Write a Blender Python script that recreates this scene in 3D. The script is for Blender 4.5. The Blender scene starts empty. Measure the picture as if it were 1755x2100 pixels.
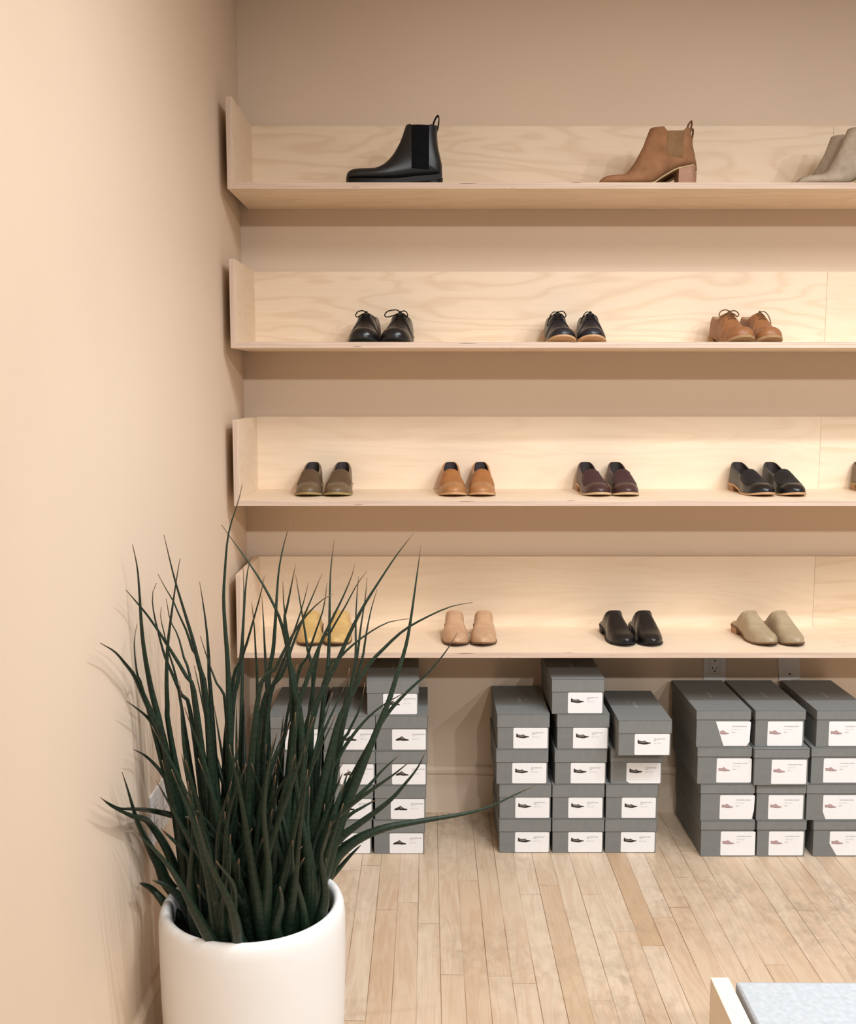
import bpy, bmesh, math, random
import numpy as np
from mathutils import Vector, Matrix
from mathutils.bvhtree import BVHTree

SC = bpy.context.scene
COL = SC.collection
PI = math.pi

# ------------------------------------------------------------------ camera
FPX = 2200.0                       # focal length in pixels of the 1755 wide frame
PITCH = math.radians(6.74)
EYE = 1.54
cam_d = bpy.data.cameras.new('camera')
cam_d.sensor_fit = 'HORIZONTAL'
cam_d.sensor_width = 36.0
cam_d.lens = FPX / 1755.0 * 36.0
cam = bpy.data.objects.new('camera', cam_d)
cam.location = (0, 0, EYE)
cam.rotation_euler = (PI / 2 - PITCH, 0, 0)
COL.objects.link(cam)
SC.camera = cam

# ------------------------------------------------------------------ world, lamps, exposure
SC.view_settings.view_transform = 'Standard'
SC.view_settings.look = 'None'
SC.view_settings.gamma = 1.0
SC.view_settings.exposure = -0.13
SC.view_settings.use_curve_mapping = False

wd = bpy.data.worlds.new('world')
SC.world = wd
wd.use_nodes = True
wd.node_tree.nodes['Background'].inputs[0].default_value = (0.96, 0.98, 1.0, 1)
wd.node_tree.nodes['Background'].inputs[1].default_value = 0.14


def spot(name, loc, target, power, size=0.05, angle=100, blend=0.7, color=(1, 0.9, 0.78)):
    d = bpy.data.lights.new(name, 'SPOT')
    d.energy = power
    d.shadow_soft_size = size
    d.spot_size = math.radians(angle)
    d.spot_blend = blend
    d.color = color
    o = bpy.data.objects.new(name, d)
    o.location = loc
    o.rotation_euler = (Vector(target) - Vector(loc)).to_track_quat('-Z', 'Y').to_euler()
    COL.objects.link(o)
    return o


# track spots above and in front of the shelves, a second row further into the room
COOL = (0.90, 1.0, 1.10)
WARM = (0.95, 0.965, 0.96)
for x, p in ((0.75, 58), (1.95, 54), (3.1, 56)):
    spot('track_spot', (x, 1.95, 2.83), (x, 2.75, 0.1), p, 0.035, 110, 0.6, COOL)
spot('track_spot', (0.7, 1.7, 2.83), (-0.64, 2.65, 0.75), 32, 0.035, 88, 1.0, COOL)
for x, p in ((0.9, 126), (2.0, 140), (3.1, 128)):
    spot('room_spot', (x, -1.5, 2.85), (x * 0.5, 3.0, 0.2), p, 0.05, 68, 0.7, WARM)
ad = bpy.data.lights.new('ceiling_fill', 'AREA')      # added soft overhead fill that brightens the upper walls, no actual fixture
ad.shape = 'RECTANGLE'
ad.size, ad.size_y = 2.4, 1.2
ad.energy = 92
ad.color = (0.96, 0.97, 0.97)
ao = bpy.data.objects.new('ceiling_fill', ad)
ao.location = (1.4, 1.25, 2.97)
COL.objects.link(ao)


# ------------------------------------------------------------------ helpers
def ray(px, py):
    u = (px - 877.5) / FPX
    v = -(py - 1050.0) / FPX
    c, s = math.cos(PITCH), math.sin(PITCH)
    return u, c + v * s, v * c - s


def at_depth(px, py, D):
    u, d, h = ray(px, py)
    k = D / d
    return Vector((u * k, D, EYE + h * k))


def at_height(px, py, H):
    u, d, h = ray(px, py)
    k = (H - EYE) / h
    return Vector((u * k, d * k, H))


def at_zc(px, py, zc):
    u, d, h = ray(px, py)
    return Vector((u * zc, d * zc, EYE + h * zc))


def tag(o, label=None, cat=None, group=None, kind=None):
    if label:
        o['label'] = label
    if cat:
        o['category'] = cat
    if group:
        o['group'] = group
    if kind:
        o['kind'] = kind
    return o


def thing(name, label, cat, loc=(0, 0, 0), rz=0.0, group=None):
    o = bpy.data.objects.new(name, None)
    o.empty_display_size = 0.05
    COL.objects.link(o)
    o.location = loc
    o.rotation_euler = (0, 0, rz)
    return tag(o, label, cat, group)


def obj(name, bm, mats, parent=None, smooth=False, label=None):
    me = bpy.data.meshes.new(name)
    bmesh.ops.recalc_face_normals(bm, faces=bm.faces[:])
    bm.to_mesh(me)
    bm.free()
    if not isinstance(mats, (list, tuple)):
        mats = [mats]
    for m in mats:
        me.materials.append(m)
    if smooth:
        for p in me.polygons:
            p.use_smooth = True
    o = bpy.data.objects.new(name, me)
    COL.objects.link(o)
    if parent:
        o.parent = parent
    if label:
        o['label'] = label
    return o


def add_box(bm, lo, hi, bevel=0.0, seg=2, mat=0):
    x0, y0, z0 = lo
    x1, y1, z1 = hi
    vs = [bm.verts.new(p) for p in ((x0, y0, z0), (x1, y0, z0), (x1, y1, z0), (x0, y1, z0),
                                    (x0, y0, z1), (x1, y0, z1), (x1, y1, z1), (x0, y1, z1))]
    fs = [bm.faces.new([vs[i] for i in q]) for q in
          ((3, 2, 1, 0), (4, 5, 6, 7), (0, 1, 5, 4), (1, 2, 6, 5), (2, 3, 7, 6), (3, 0, 4, 7))]
    for f in fs:
        f.material_index = mat
    if bevel:
        es = list({e for f in fs for e in f.edges})
        r = bmesh.ops.bevel(bm, geom=es, offset=bevel, segments=seg, affect='EDGES', profile=0.7)
        for f in r['faces']:
            f.material_index = mat
    return fs


def box_bm(lo, hi, bevel=0.0, seg=2):
    bm = bmesh.new()
    add_box(bm, lo, hi, bevel, seg)
    return bm


def mark_faces(bm, direction, idx, tol=0.95):
    d = Vector(direction)
    bm.normal_update()
    for f in bm.faces:
        if f.normal.dot(d) > tol:
            f.material_index = idx


def add_grid(bm, rows, closed=False, mat=0):
    """rows: list of equally long point lists -> quad strip surface"""
    vv = [[bm.verts.new(p) for p in r] for r in rows]
    n = len(rows[0])
    for i in range(len(vv) - 1):
        for j in range(n if closed else n - 1):
            k = (j + 1) % n
            f = bm.faces.new((vv[i][j], vv[i][k], vv[i + 1][k], vv[i + 1][j]))
            f.material_index = mat
    return vv


def catmull(pts, n):
    P = [Vector(p) for p in pts]
    P = [P[0] * 2 - P[1]] + P + [P[-1] * 2 - P[-2]]
    out = []
    m = len(P) - 3
    for i in range(n + 1):
        t = i / n * m
        k = min(int(t), m - 1)
        t -= k
        a, b, c, d = P[k:k + 4]
        out.append(0.5 * ((2 * b) + (c - a) * t + (2 * a - 5 * b + 4 * c - d) * t * t + (3 * b - a - 3 * c + d) * t ** 3))
    return out


def add_tube(bm, pts, radii, sides=8, flat=1.0, mat=0, uv=None, spin=0.0, uv_len=1.0):
    n = len(pts)
    if not hasattr(radii, '__len__'):
        radii = [radii] * n
    tang = [(pts[min(i + 1, n - 1)] - pts[max(i - 1, 0)]).normalized() for i in range(n)]
    ref = Vector((0, 0, 1)) if abs(tang[0].z) < 0.9 else Vector((0, 1, 0))
    nrm = (ref - tang[0] * ref.dot(tang[0])).normalized()
    rings = []
    for i in range(n):
        nrm = (nrm - tang[i] * nrm.dot(tang[i])).normalized()
        bi = tang[i].cross(nrm)
        ring = []
        for j in range(sides):
            a = 2 * PI * j / sides + spin
            ring.append(bm.verts.new(pts[i] + nrm * (math.cos(a) * radii[i] * flat) + bi * (math.sin(a) * radii[i])))
        rings.append(ring)
    for i in range(n - 1):
        for j in range(sides):
            k = (j + 1) % sides
            f = bm.faces.new((rings[i][j], rings[i][k], rings[i + 1][k], rings[i + 1][j]))
            f.material_index = mat
            f.smooth = True
            if uv is not None:
                vs = (i / (n - 1), i / (n - 1), (i + 1) / (n - 1), (i + 1) / (n - 1))
                for l, b in zip(f.loops, vs):
                    l[uv].uv = (b * uv_len, b)
    for r in (rings[0], rings[-1]):
        f = bm.faces.new(r)
        f.material_index = mat
    return rings


def add_lathe(bm, profile, seg=64, cx=0, cy=0, mat=0):
    rows = []
    for r, z in profile:
        rows.append([(cx + r * math.cos(2 * PI * j / seg), cy + r * math.sin(2 * PI * j / seg), z) for j in range(seg)])
    return add_grid(bm, rows, True, mat)


def add_poly_prism(bm, pts, y0, y1, mat=0):
    """pts in x,z; extruded between y0 and y1"""
    a = [bm.verts.new((x, y0, z)) for x, z in pts]
    b = [bm.verts.new((x, y1, z)) for x, z in pts]
    n = len(pts)
    fs = [bm.faces.new(a), bm.faces.new(b[::-1])]
    for i in range(n):
        k = (i + 1) % n
        fs.append(bm.faces.new((a[i], b[i], b[k], a[k])))
    for f in fs:
        f.material_index = mat
    return fs


def pchip(xs, ys):
    xs = np.array(xs, float)
    ys = np.array(ys, float)
    h = np.diff(xs)
    dl = np.diff(ys) / h
    m = np.zeros(len(xs))
    for i in range(1, len(xs) - 1):
        if dl[i - 1] * dl[i] > 0:
            w1, w2 = 2 * h[i] + h[i - 1], h[i] + 2 * h[i - 1]
            m[i] = (w1 + w2) / (w1 / dl[i - 1] + w2 / dl[i])
    m[0], m[-1] = dl[0], dl[-1]

    def f(x):
        x = min(max(x, xs[0]), xs[-1])
        i = min(int(np.searchsorted(xs, x, 'right')) - 1, len(xs) - 2)
        t = (x - xs[i]) / h[i]
        return float((2 * t ** 3 - 3 * t * t + 1) * ys[i] + (t ** 3 - 2 * t * t + t) * h[i] * m[i]
                     + (-2 * t ** 3 + 3 * t * t) * ys[i + 1] + (t ** 3 - t * t) * h[i] * m[i + 1])
    return f


# ------------------------------------------------------------------ materials
def lin(c):
    return tuple(((v / 255.0) / 12.92 if v / 255.0 <= 0.04045 else ((v / 255.0 + 0.055) / 1.055) ** 2.4) for v in c) + (1.0,)


class NT:
    def __init__(self, name):
        self.m = bpy.data.materials.new(name)
        self.m.use_nodes = True
        self.t = self.m.node_tree
        self.b = self.t.nodes['Principled BSDF']

    def n(self, typ, **kw):
        nd = self.t.nodes.new(typ)
        for k, v in kw.items():
            setattr(nd, k, v)
        return nd

    def l(self, a, b):
        self.t.links.new(a, b)

    def math(self, op, a, b=None, c=None):
        nd = self.n('ShaderNodeMath', operation=op)
        for i, v in enumerate((a, b, c)):
            if v is None:
                continue
            if isinstance(v, (int, float)):
                nd.inputs[i].default_value = v
            else:
                self.l(v, nd.inputs[i])
        return nd.outputs[0]

    def ramp(self, fac, stops):
        r = self.n('ShaderNodeValToRGB')
        e = r.color_ramp.elements
        e[0].position, e[0].color = stops[0]
        e[1].position, e[1].color = stops[-1]
        for p, c in stops[1:-1]:
            k = e.new(p)
            k.color = c
        self.l(fac, r.inputs[0])
        return r.outputs[0]

    def mix(self, fac, a, b, mode='MIX'):
        nd = self.n('ShaderNodeMix', data_type='RGBA', blend_type=mode)
        for sock, v in ((nd.inputs[0], fac), (nd.inputs[6], a), (nd.inputs[7], b)):
            if isinstance(v, (int, float)):
                sock.default_value = v
            elif isinstance(v, tuple):
                sock.default_value = v
            else:
                self.l(v, sock)
        return nd.outputs[2]

    def noise(self, vec=None, scale=5, detail=4, rough=0.5, dist=0.0):
        nd = self.n('ShaderNodeTexNoise')
        nd.inputs['Scale'].default_value = scale
        nd.inputs['Detail'].default_value = detail
        nd.inputs['Roughness'].default_value = rough
        nd.inputs['Distortion'].default_value = dist
        if vec is not None:
            self.l(vec, nd.inputs['Vector'])
        return nd.outputs[0]

    def coords(self, scale=(1, 1, 1), kind='Object', loc=(0, 0, 0), rot=(0, 0, 0)):
        tc = self.n('ShaderNodeTexCoord')
        mp = self.n('ShaderNodeMapping')
        mp.inputs['Scale'].default_value = scale
        mp.inputs['Location'].default_value = loc
        mp.inputs['Rotation'].default_value = rot
        self.l(tc.outputs[kind], mp.inputs['Vector'])
        return mp.outputs[0]

    def bump(self, h, strength=0.1, dist=0.002):
        b = self.n('ShaderNodeBump')
        b.inputs['Strength'].default_value = strength
        b.inputs['Distance'].default_value = dist
        self.l(h, b.inputs['Height'])
        self.l(b.outputs[0], self.b.inputs['Normal'])

    def base(self, col):
        if isinstance(col, tuple):
            self.b.inputs['Base Color'].default_value = col
        else:
            self.l(col, self.b.inputs['Base Color'])

    def set(self, rough=0.5, spec=0.5, **kw):
        self.b.inputs['Roughness'].default_value = rough
        self.b.inputs['Specular IOR Level'].default_value = spec
        for k, v in kw.items():
            self.b.inputs[k].default_value = v
        return self


def plain(name, rgb, rough=0.5, spec=0.5, var=0.06, vscale=30, bump=0.0, bscale=200, **kw):
    m = NT(name)
    c = lin(rgb)
    v = m.noise(m.coords(), vscale, 3)
    dark = tuple(x * (1 - var) for x in c[:3]) + (1,)
    lite = tuple(min(1, x * (1 + var)) for x in c[:3]) + (1,)
    m.base(m.ramp(v, [(0.3, dark), (0.7, lite)]))
    if bump:
        m.bump(m.noise(m.coords(), bscale, 3), bump, 0.001)
    m.set(rough, spec, **kw)
    return m.m


def ply_face(name, along, rgb_light, rgb_dark, seed=0.0, fig=0.16):
    """maple veneer; `along` is the axis index the grain runs along"""
    m = NT(name)
    sc = [4.2, 4.2, 4.2]
    sc[along] = 0.75
    v = m.coords(tuple(sc), loc=(seed, seed * 1.7, seed * 0.6))
    n1 = m.noise(v, 1.6, 3, 0.45, 0.5)
    rings = m.math('SINE', m.math('MULTIPLY', n1, 60.0))
    rings = m.math('MULTIPLY_ADD', rings, 0.5, 0.5)
    rings = m.math('POWER', rings, 3.0)
    sc2 = [160, 160, 160]
    sc2[along] = 4
    fine = m.noise(m.coords(tuple(sc2)), 1.0, 3, 0.6)
    broad = m.noise(m.coords(tuple(x * 0.8 for x in sc)), 1.0, 2, 0.5)
    fac = m.math('ADD', m.math('MULTIPLY', rings, fig), m.math('MULTIPLY', fine, 0.30))
    fac = m.math('ADD', fac, m.math('MULTIPLY', broad, 0.4))
    m.base(m.ramp(fac, [(0.25, lin(rgb_light)), (0.75, lin(rgb_dark))]))
    m.set(0.5, 0.3)
    m.bump(fine, 0.05, 0.0005)
    return m.m


def ply_edge(name, axis, along):
    m = NT(name)
    tc = m.n('ShaderNodeTexCoord')
    sep = m.n('ShaderNodeSeparateXYZ')
    m.l(tc.outputs['Object'], sep.inputs[0])
    st = m.math('SINE', m.math('MULTIPLY', sep.outputs[axis], 2 * PI / 0.0052))
    st = m.math('MULTIPLY_ADD', st, 0.5, 0.5)
    s2 = [40, 40, 40]
    s2[along] = 3
    s2[axis] = 330
    nz = m.noise(m.coords(tuple(s2)), 1.0, 3, 0.6)
    fac = m.math('ADD', m.math('MULTIPLY', st, 0.2), m.math('MULTIPLY', nz, 0.8))
    col = m.ramp(fac, [(0.28, lin((226, 203, 184))), (0.72, lin((188, 160, 142)))])
    s3 = [40, 40, 40]
    s3[along] = 9
    s3[axis] = 160
    hole = m.noise(m.coords(tuple(s3), loc=(3, 1, 2)), 1.0, 1, 0.4)
    hm = m.ramp(hole, [(0.70, (0, 0, 0, 1)), (0.73, (1, 1, 1, 1))])
    m.base(m.mix(hm, col, lin((92, 62, 46))))
    m.set(0.65, 0.2)
    return m.m


def wall_paint(name, rgb):
    m = NT(name)
    v = m.noise(m.coords(), 3.0, 2)
    c = lin(rgb)
    m.base(m.ramp(v, [(0.3, tuple(x * 0.98 for x in c[:3]) + (1,)), (0.7, c)]))
    m.set(0.75, 0.15)
    m.bump(m.noise(m.coords(), 260, 3), 0.06, 0.0006)
    return m.m


def floor_mat():
    m = NT('maple_strip_floor')
    W, L = 0.062, 0.85
    tc = m.n('ShaderNodeTexCoord')
    sep = m.n('ShaderNodeSeparateXYZ')
    m.l(tc.outputs['Object'], sep.inputs[0])
    X, Y = sep.outputs[0], sep.outputs[1]
    xi = m.math('DIVIDE', m.math('ADD', X, 0.029 + 62.0), W)
    col = m.math('FLOOR', xi)
    fx = m.math('FRACT', xi)
    wn = m.n('ShaderNodeTexWhiteNoise', noise_dimensions='1D')
    m.l(col, wn.inputs['W'])
    yi = m.math('ADD', m.math('DIVIDE', Y, L), m.math('MULTIPLY', wn.outputs['Value'], 17.0))
    row = m.math('FLOOR', yi)
    fy = m.math('FRACT', yi)
    cmb = m.n('ShaderNodeCombineXYZ')
    m.l(col, cmb.inputs[0])
    m.l(row, cmb.inputs[1])
    w2 = m.n('ShaderNodeTexWhiteNoise', noise_dimensions='3D')
    m.l(cmb.outputs[0], w2.inputs['Vector'])
    rnd = w2.outputs['Value']
    # per board shifted grain
    off = m.n('ShaderNodeVectorMath', operation='SCALE')
    m.l(w2.outputs['Color'], off.inputs[0])
    off.inputs['Scale'].default_value = 40.0
    vadd = m.n('ShaderNodeVectorMath', operation='ADD')
    m.l(m.coords((9, 1.1, 1)), vadd.inputs[0])
    m.l(off.outputs[0], vadd.inputs[1])
    g = m.noise(vadd.outputs[0], 2.0, 4, 0.55, 0.6)
    rings = m.math('SINE', m.math('MULTIPLY', g, 40.0))
    fine = m.noise(m.coords((220, 5, 1)), 1.0, 3, 0.6)
    tone = m.ramp(rnd, [(0.0, lin((216, 196, 172))), (0.5, lin((211, 189, 163))), (0.86, lin((206, 181, 153))),
                        (0.96, lin((202, 176, 146))), (1.0, lin((197, 167, 134)))])
    gr = m.math('ADD', m.math('MULTIPLY', rings, 0.10), m.math('MULTIPLY', fine, 0.45))
    gr = m.math('ADD', gr, m.math('MULTIPLY', g, 0.55))
    c1 = m.mix(m.ramp(gr, [(0.4, (0, 0, 0, 1)), (0.85, (0.5, 0.5, 0.5, 1))]), tone, lin((176, 130, 92)))
    # scuffs and grey wear
    wear = m.noise(m.coords((1.3, 0.9, 1), loc=(0.4, 0.2, 0)), 1.6, 2, 0.5)
    spk = m.noise(m.coords((28, 16, 1)), 1.0, 5, 0.7, 0.4)
    wm = m.math('MULTIPLY', m.ramp(wear, [(0.45, (0, 0, 0, 1)), (0.7, (1, 1, 1, 1))]),
                m.ramp(spk, [(0.42, (0, 0, 0, 1)), (0.66, (0.75, 0.75, 0.75, 1))]))
    c2 = m.mix(wm, c1, lin((150, 132, 112)))
    # seams
    ex = m.math('MINIMUM', fx, m.math('SUBTRACT', 1.0, fx))
    ey = m.math('MULTIPLY', m.math('MINIMUM', fy, m.math('SUBTRACT', 1.0, fy)), L / W)
    e = m.math('MINIMUM', ex, ey)
    brk = m.noise(m.coords((16, 2.2, 1)), 1.0, 2)
    sm = m.ramp(e, [(0.008, (1, 1, 1, 1)), (0.022, (0, 0, 0, 1))])
    sm = m.math('MULTIPLY', sm, m.ramp(brk, [(0.36, (0.25, 0.25, 0.25, 1)), (0.6, (0.95, 0.95, 0.95, 1))]))
    m.base(m.mix(sm, c2, lin((120, 82, 52))))
    m.set(0.36, 0.4)
    m.bump(m.math('SUBTRACT', m.math('MULTIPLY', fine, 0.1), sm), 0.15, 0.001)
    return m.m


def leaf_mat():
    m = NT('snake_plant_leaf')
    tc = m.n('ShaderNodeTexCoord')
    sep = m.n('ShaderNodeSeparateXYZ')
    m.l(tc.outputs['UV'], sep.inputs[0])
    nz = m.noise(m.coords((14, 14, 14)), 1.0, 4, 0.6)
    oi = m.n('ShaderNodeObjectInfo')
    band = m.math('ADD', m.math('MULTIPLY', sep.outputs[0], 420.0), m.math('MULTIPLY', nz, 40.0))
    band = m.math('MULTIPLY_ADD', m.math('SINE', m.math('ADD', band, m.math('MULTIPLY', oi.outputs['Random'], 30.0))), 0.5, 0.5)
    base = m.mix(oi.outputs['Random'], lin((17, 31, 21)), lin((26, 43, 30)))
    col = m.mix(m.math('MULTIPLY', band, 0.32), base, lin((46, 64, 45)))
    # dry brown tip
    tip = m.ramp(sep.outputs[1], [(0.93, (0, 0, 0, 1)), (0.995, (1, 1, 1, 1))])
    col = m.mix(tip, col, lin((112, 82, 58)))
    scar = m.noise(m.coords((60, 60, 9)), 1.0, 2)
    sc = m.ramp(scar, [(0.76, (0, 0, 0, 1)), (0.8, (0.7, 0.7, 0.7, 1))])
    col = m.mix(sc, col, lin((120, 125, 84)))
    m.base(col)
    m.set(0.42, 0.4)
    m.bump(nz, 0.15, 0.002)
    return m.m


M = {}
M['wall_back'] = wall_paint('blush_wall_paint', (224, 202, 179))
M['wall_left'] = wall_paint('blush_wall_paint_left', (224, 202, 179))
M['ceiling'] = wall_paint('white_ceiling_paint', (238, 228, 220))
M['floor'] = floor_mat()
for i in range(4):
    M['ply%d' % i] = ply_face('maple_veneer', 0, (240, 219, 193), (226, 200, 170), i * 3.7, (.30, .30, .14, .12)[i])
M['ply_side'] = ply_face('maple_veneer_side', 1, (238, 216, 190), (226, 200, 170), 9.1)
M['edge_h'] = ply_edge('plywood_edge', 2, 0)
M['edge_v'] = ply_edge('plywood_edge_upright', 0, 2)
M['box'] = plain('grey_card', (123, 124, 122), 0.75, 0.2, 0.04, 60, 0.05, 400)
M['lid'] = plain('grey_card_lid', (126, 127, 125), 0.75, 0.2, 0.04, 60, 0.05, 400)
M['print_grey'] = plain('pale_grey_print', (186, 186, 184), 0.7, 0.2, 0.02)
M['sticker'] = plain('white_sticker', (238, 236, 236), 0.55, 0.3, 0.01)
M['ink'] = plain('grey_text_ink', (110, 106, 104), 0.7, 0.2, 0.02)
M['ink_light'] = plain('light_text_ink', (178, 175, 173), 0.7, 0.2, 0.02)
M['ink_dark'] = plain('black_shoe_print', (52, 46, 44), 0.7, 0.2, 0.3, 400)
M['ink_mid'] = plain('grey_shoe_print', (120, 112, 104), 0.7, 0.2, 0.1)
M['ink_rose'] = plain('rose_shoe_print', (176, 150, 148), 0.7, 0.2, 0.1)
M['ink_rose_dark'] = plain('dark_rose_shoe_print', (128, 98, 98), 0.7, 0.2, 0.1)
M['pot'] = plain('white_glazed_ceramic', (236, 234, 231), 0.38, 0.4, 0.015, 6)
M['soil'] = plain('black_potting_soil', (30, 24, 20), 0.95, 0.1, 0.5, 120, 0.8, 90)
M['leaf'] = leaf_mat()
M['plate'] = plain('white_plastic_plate', (226, 222, 220), 0.4, 0.4, 0.01)
M['slot'] = plain('dark_slot', (30, 28, 27), 0.6, 0.2, 0.02)
M['groove'] = plain('grey_groove', (150, 146, 144), 0.6, 0.2, 0.02)
M['bench_wood'] = ply_face('pale_bench_wood', 1, (238, 222, 200), (230, 210, 184), 4.4)
M['felt'] = plain('pale_grey_felt', (178, 183, 187), 0.95, 0.1, 0.09, 90, 0.5, 500)
M['felt_side'] = plain('grey_felt_edge', (172, 172, 176), 0.95, 0.1, 0.1, 160, 0.5, 500)
LEATH = {}


def leather(key, rgb, rough=0.38, spec=0.5, suede=False):
    if key not in LEATH:
        if suede:
            LEATH[key] = plain('suede_' + key, rgb, 0.95, 0.08, 0.18, 26, 0.4, 600)
        else:
            LEATH[key] = plain('leather_' + key, rgb, rough, spec, 0.1, 40, 0.10, 350)
    return LEATH[key]


# ------------------------------------------------------------------ room
WX = -0.64            # left wall plane
WY = 3.754            # back wall plane
XR = 3.4
YN = -3.2
HC = 3.0


def struct(name, bm, m):
    o = obj(name, bm, m)
    o['kind'] = 'structure'
    return o


struct('floor', box_bm((WX - 0.1, YN, -0.05), (XR, WY + 0.1, 0.0)), M['floor'])
struct('wall_back', box_bm((WX - 0.1, WY, 0.0), (XR, WY + 0.1, HC)), M['wall_back'])
struct('wall_left', box_bm((WX - 0.1, YN, 0.0), (WX, WY, HC)), M['wall_left'])
struct('ceiling', box_bm((WX - 0.1, YN, HC), (XR, WY + 0.1, HC + 0.05)), M['ceiling'])
# baseboards: flat board, groove, rounded cap
prof = [(0.0, 0.0), (0.014, 0.0), (0.014, 0.138), (0.0105, 0.1395), (0.0105, 0.1425), (0.015, 0.144), (0.017, 0.150),
        (0.017, 0.160), (0.012, 0.168), (0.006, 0.171), (0.0, 0.171)]
bm = bmesh.new()
a = [bm.verts.new((WX, WY - t, z)) for t, z in prof]
b = [bm.verts.new((XR, WY - t, z)) for t, z in prof]
for i in range(len(prof)):
    k = (i + 1) % len(prof)
    bm.faces.new((a[i], a[k], b[k], b[i]))
bm.faces.new(a)
bm.faces.new(b)
struct('baseboard_back', bm, M['wall_back'])
bm = bmesh.new()
a = [bm.verts.new((WX + t, YN, z)) for t, z in prof]
b = [bm.verts.new((WX + t, WY - 0.017, z)) for t, z in prof]
for i in range(len(prof)):
    k = (i + 1) % len(prof)
    bm.faces.new((a[i], a[k], b[k], b[i]))
bm.faces.new(a)
bm.faces.new(b)
struct('baseboard_left', bm, M['wall_left'])

# ------------------------------------------------------------------ shelves
SF = 3.365            # front edge of the shelves
SB = 3.736            # front face of the back panels
SHELF_TOP = [EYE + v for v in (0.6140, 0.1330, -0.3605, -0.8513)]
T = 0.0185
XL = -0.612           # outer face of the end panels
XS = 1.365            # seam between the shelf units
XEND = 3.3
PH = 0.2525           # panel height above the shelf surface
shelf_words = ['topmost', 'second from top', 'third from top', 'lowest']
shelf_left = ['black and brown ankle boots', 'laced shoes', 'four pairs of loafers', 'four pairs of mules']
shelf_right = ['grey ankle boots', 'nothing', 'one brown shoe', 'nothing']
for i, zt in enumerate(SHELF_TOP):
    t = thing('display_shelf', '%s plywood wall shelf with end panel, carrying %s' % (shelf_words[i], shelf_left[i]),
              'shelf', (XL, SF, zt - T), 0, 'long plywood wall shelves')
    bm = box_bm((0, 0, 0), (T, SB - SF, T + PH), 0.0006, 1)
    mark_faces(bm, (0, -1, 0), 1)
    obj('side_panel', bm, [M['ply_side'], M['edge_v']], t)
    bm = box_bm((T + 0.0003, 0, 0), (XS - XL - 0.0003, SB - SF - 0.0002, T), 0.0006, 1)
    mark_faces(bm, (0, -1, 0), 1)
    obj('shelf_board', bm, [M['ply%d' % i], M['edge_h']], t)
    bm = box_bm((0, SB - SF, 0), (XS - XL - 0.0003, WY - SF - 0.0005, T + PH), 0.0006, 1)
    mark_faces(bm, (0, 0, 1), 1)
    obj('back_panel', bm, [M['ply%d' % i], M['edge_h']], t)
    t = thing('display_shelf', '%s plywood shelf right of the panel seam, carrying %s' % (shelf_words[i], shelf_right[i]),
              'shelf', (XS, SF, zt - T), 0, 'plywood wall shelves right of the seam')
    bm = box_bm((0.0003, 0, 0), (XEND - XS, SB - SF - 0.0002, T), 0.0006, 1)
    mark_faces(bm, (0, -1, 0), 1)
    obj('shelf_board', bm, [M['ply%d' % ((i + 2) % 4)], M['edge_h']], t)
    bm = box_bm((0.0003, SB - SF, 0), (XEND - XS, WY - SF - 0.0005, T + PH), 0.0006, 1)
    mark_faces(bm, (0, 0, 1), 1)
    obj('back_panel', bm, [M['ply%d' % ((i + 2) % 4)], M['edge_h']], t)


# ------------------------------------------------------------------ wall plates
def plate_bm(w, h, d=0.006):
    bm = bmesh.new()
    add_box(bm, (-w / 2, -d, -h / 2), (w / 2, 0, h / 2), 0.0025, 3)
    return bm


def receptacle(parent, dx, dz, d=0.006):
    bm = bmesh.new()
    add_box(bm, (dx - 0.0175, -d - 0.0012, dz - 0.034), (dx + 0.0175, -d + 0.001, dz + 0.034), 0.001, 2, 0)
    for sgn in (1, -1):
        zc = dz + sgn * 0.019
        add_box(bm, (dx - 0.009, -d - 0.0016, zc + 0.001), (dx - 0.0065, -d - 0.001, zc + 0.009), 0, 1, 1)
        add_box(bm, (dx + 0.006, -d - 0.0016, zc + 0.002), (dx + 0.0085, -d - 0.001, zc + 0.008), 0, 1, 1)
        if sgn < 0:
            add_box(bm, (dx - 0.0105, -d - 0.0016, zc + 0.004), (dx - 0.0065, -d - 0.001, zc + 0.0065), 0, 1, 1)
        add_poly_prism(bm, [(dx + 0.003 * math.cos(k * PI / 6), zc - 0.006 + 0.003 * math.sin(k * PI / 6)) for k in range(12)],
                       -d - 0.0016, -d - 0.001, 1)
    fr = bmesh.new()
    for lo, hi in (((-0.0185, -0.035), (0.0185, -0.034)), ((-0.0185, 0.034), (0.0185, 0.035)),
                   ((-0.0185, -0.035), (-0.0175, 0.035)), ((0.0175, -0.035), (0.0185, 0.035))):
        add_box(fr, (dx + lo[0], -d - 0.0005, dz + lo[1]), (dx + hi[0], -d + 0.0005, dz + hi[1]))
    r = obj('receptacle', bm, [M['plate'], M['slot']], parent)
    obj('receptacle_frame', fr, M['groove'], r)


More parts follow.
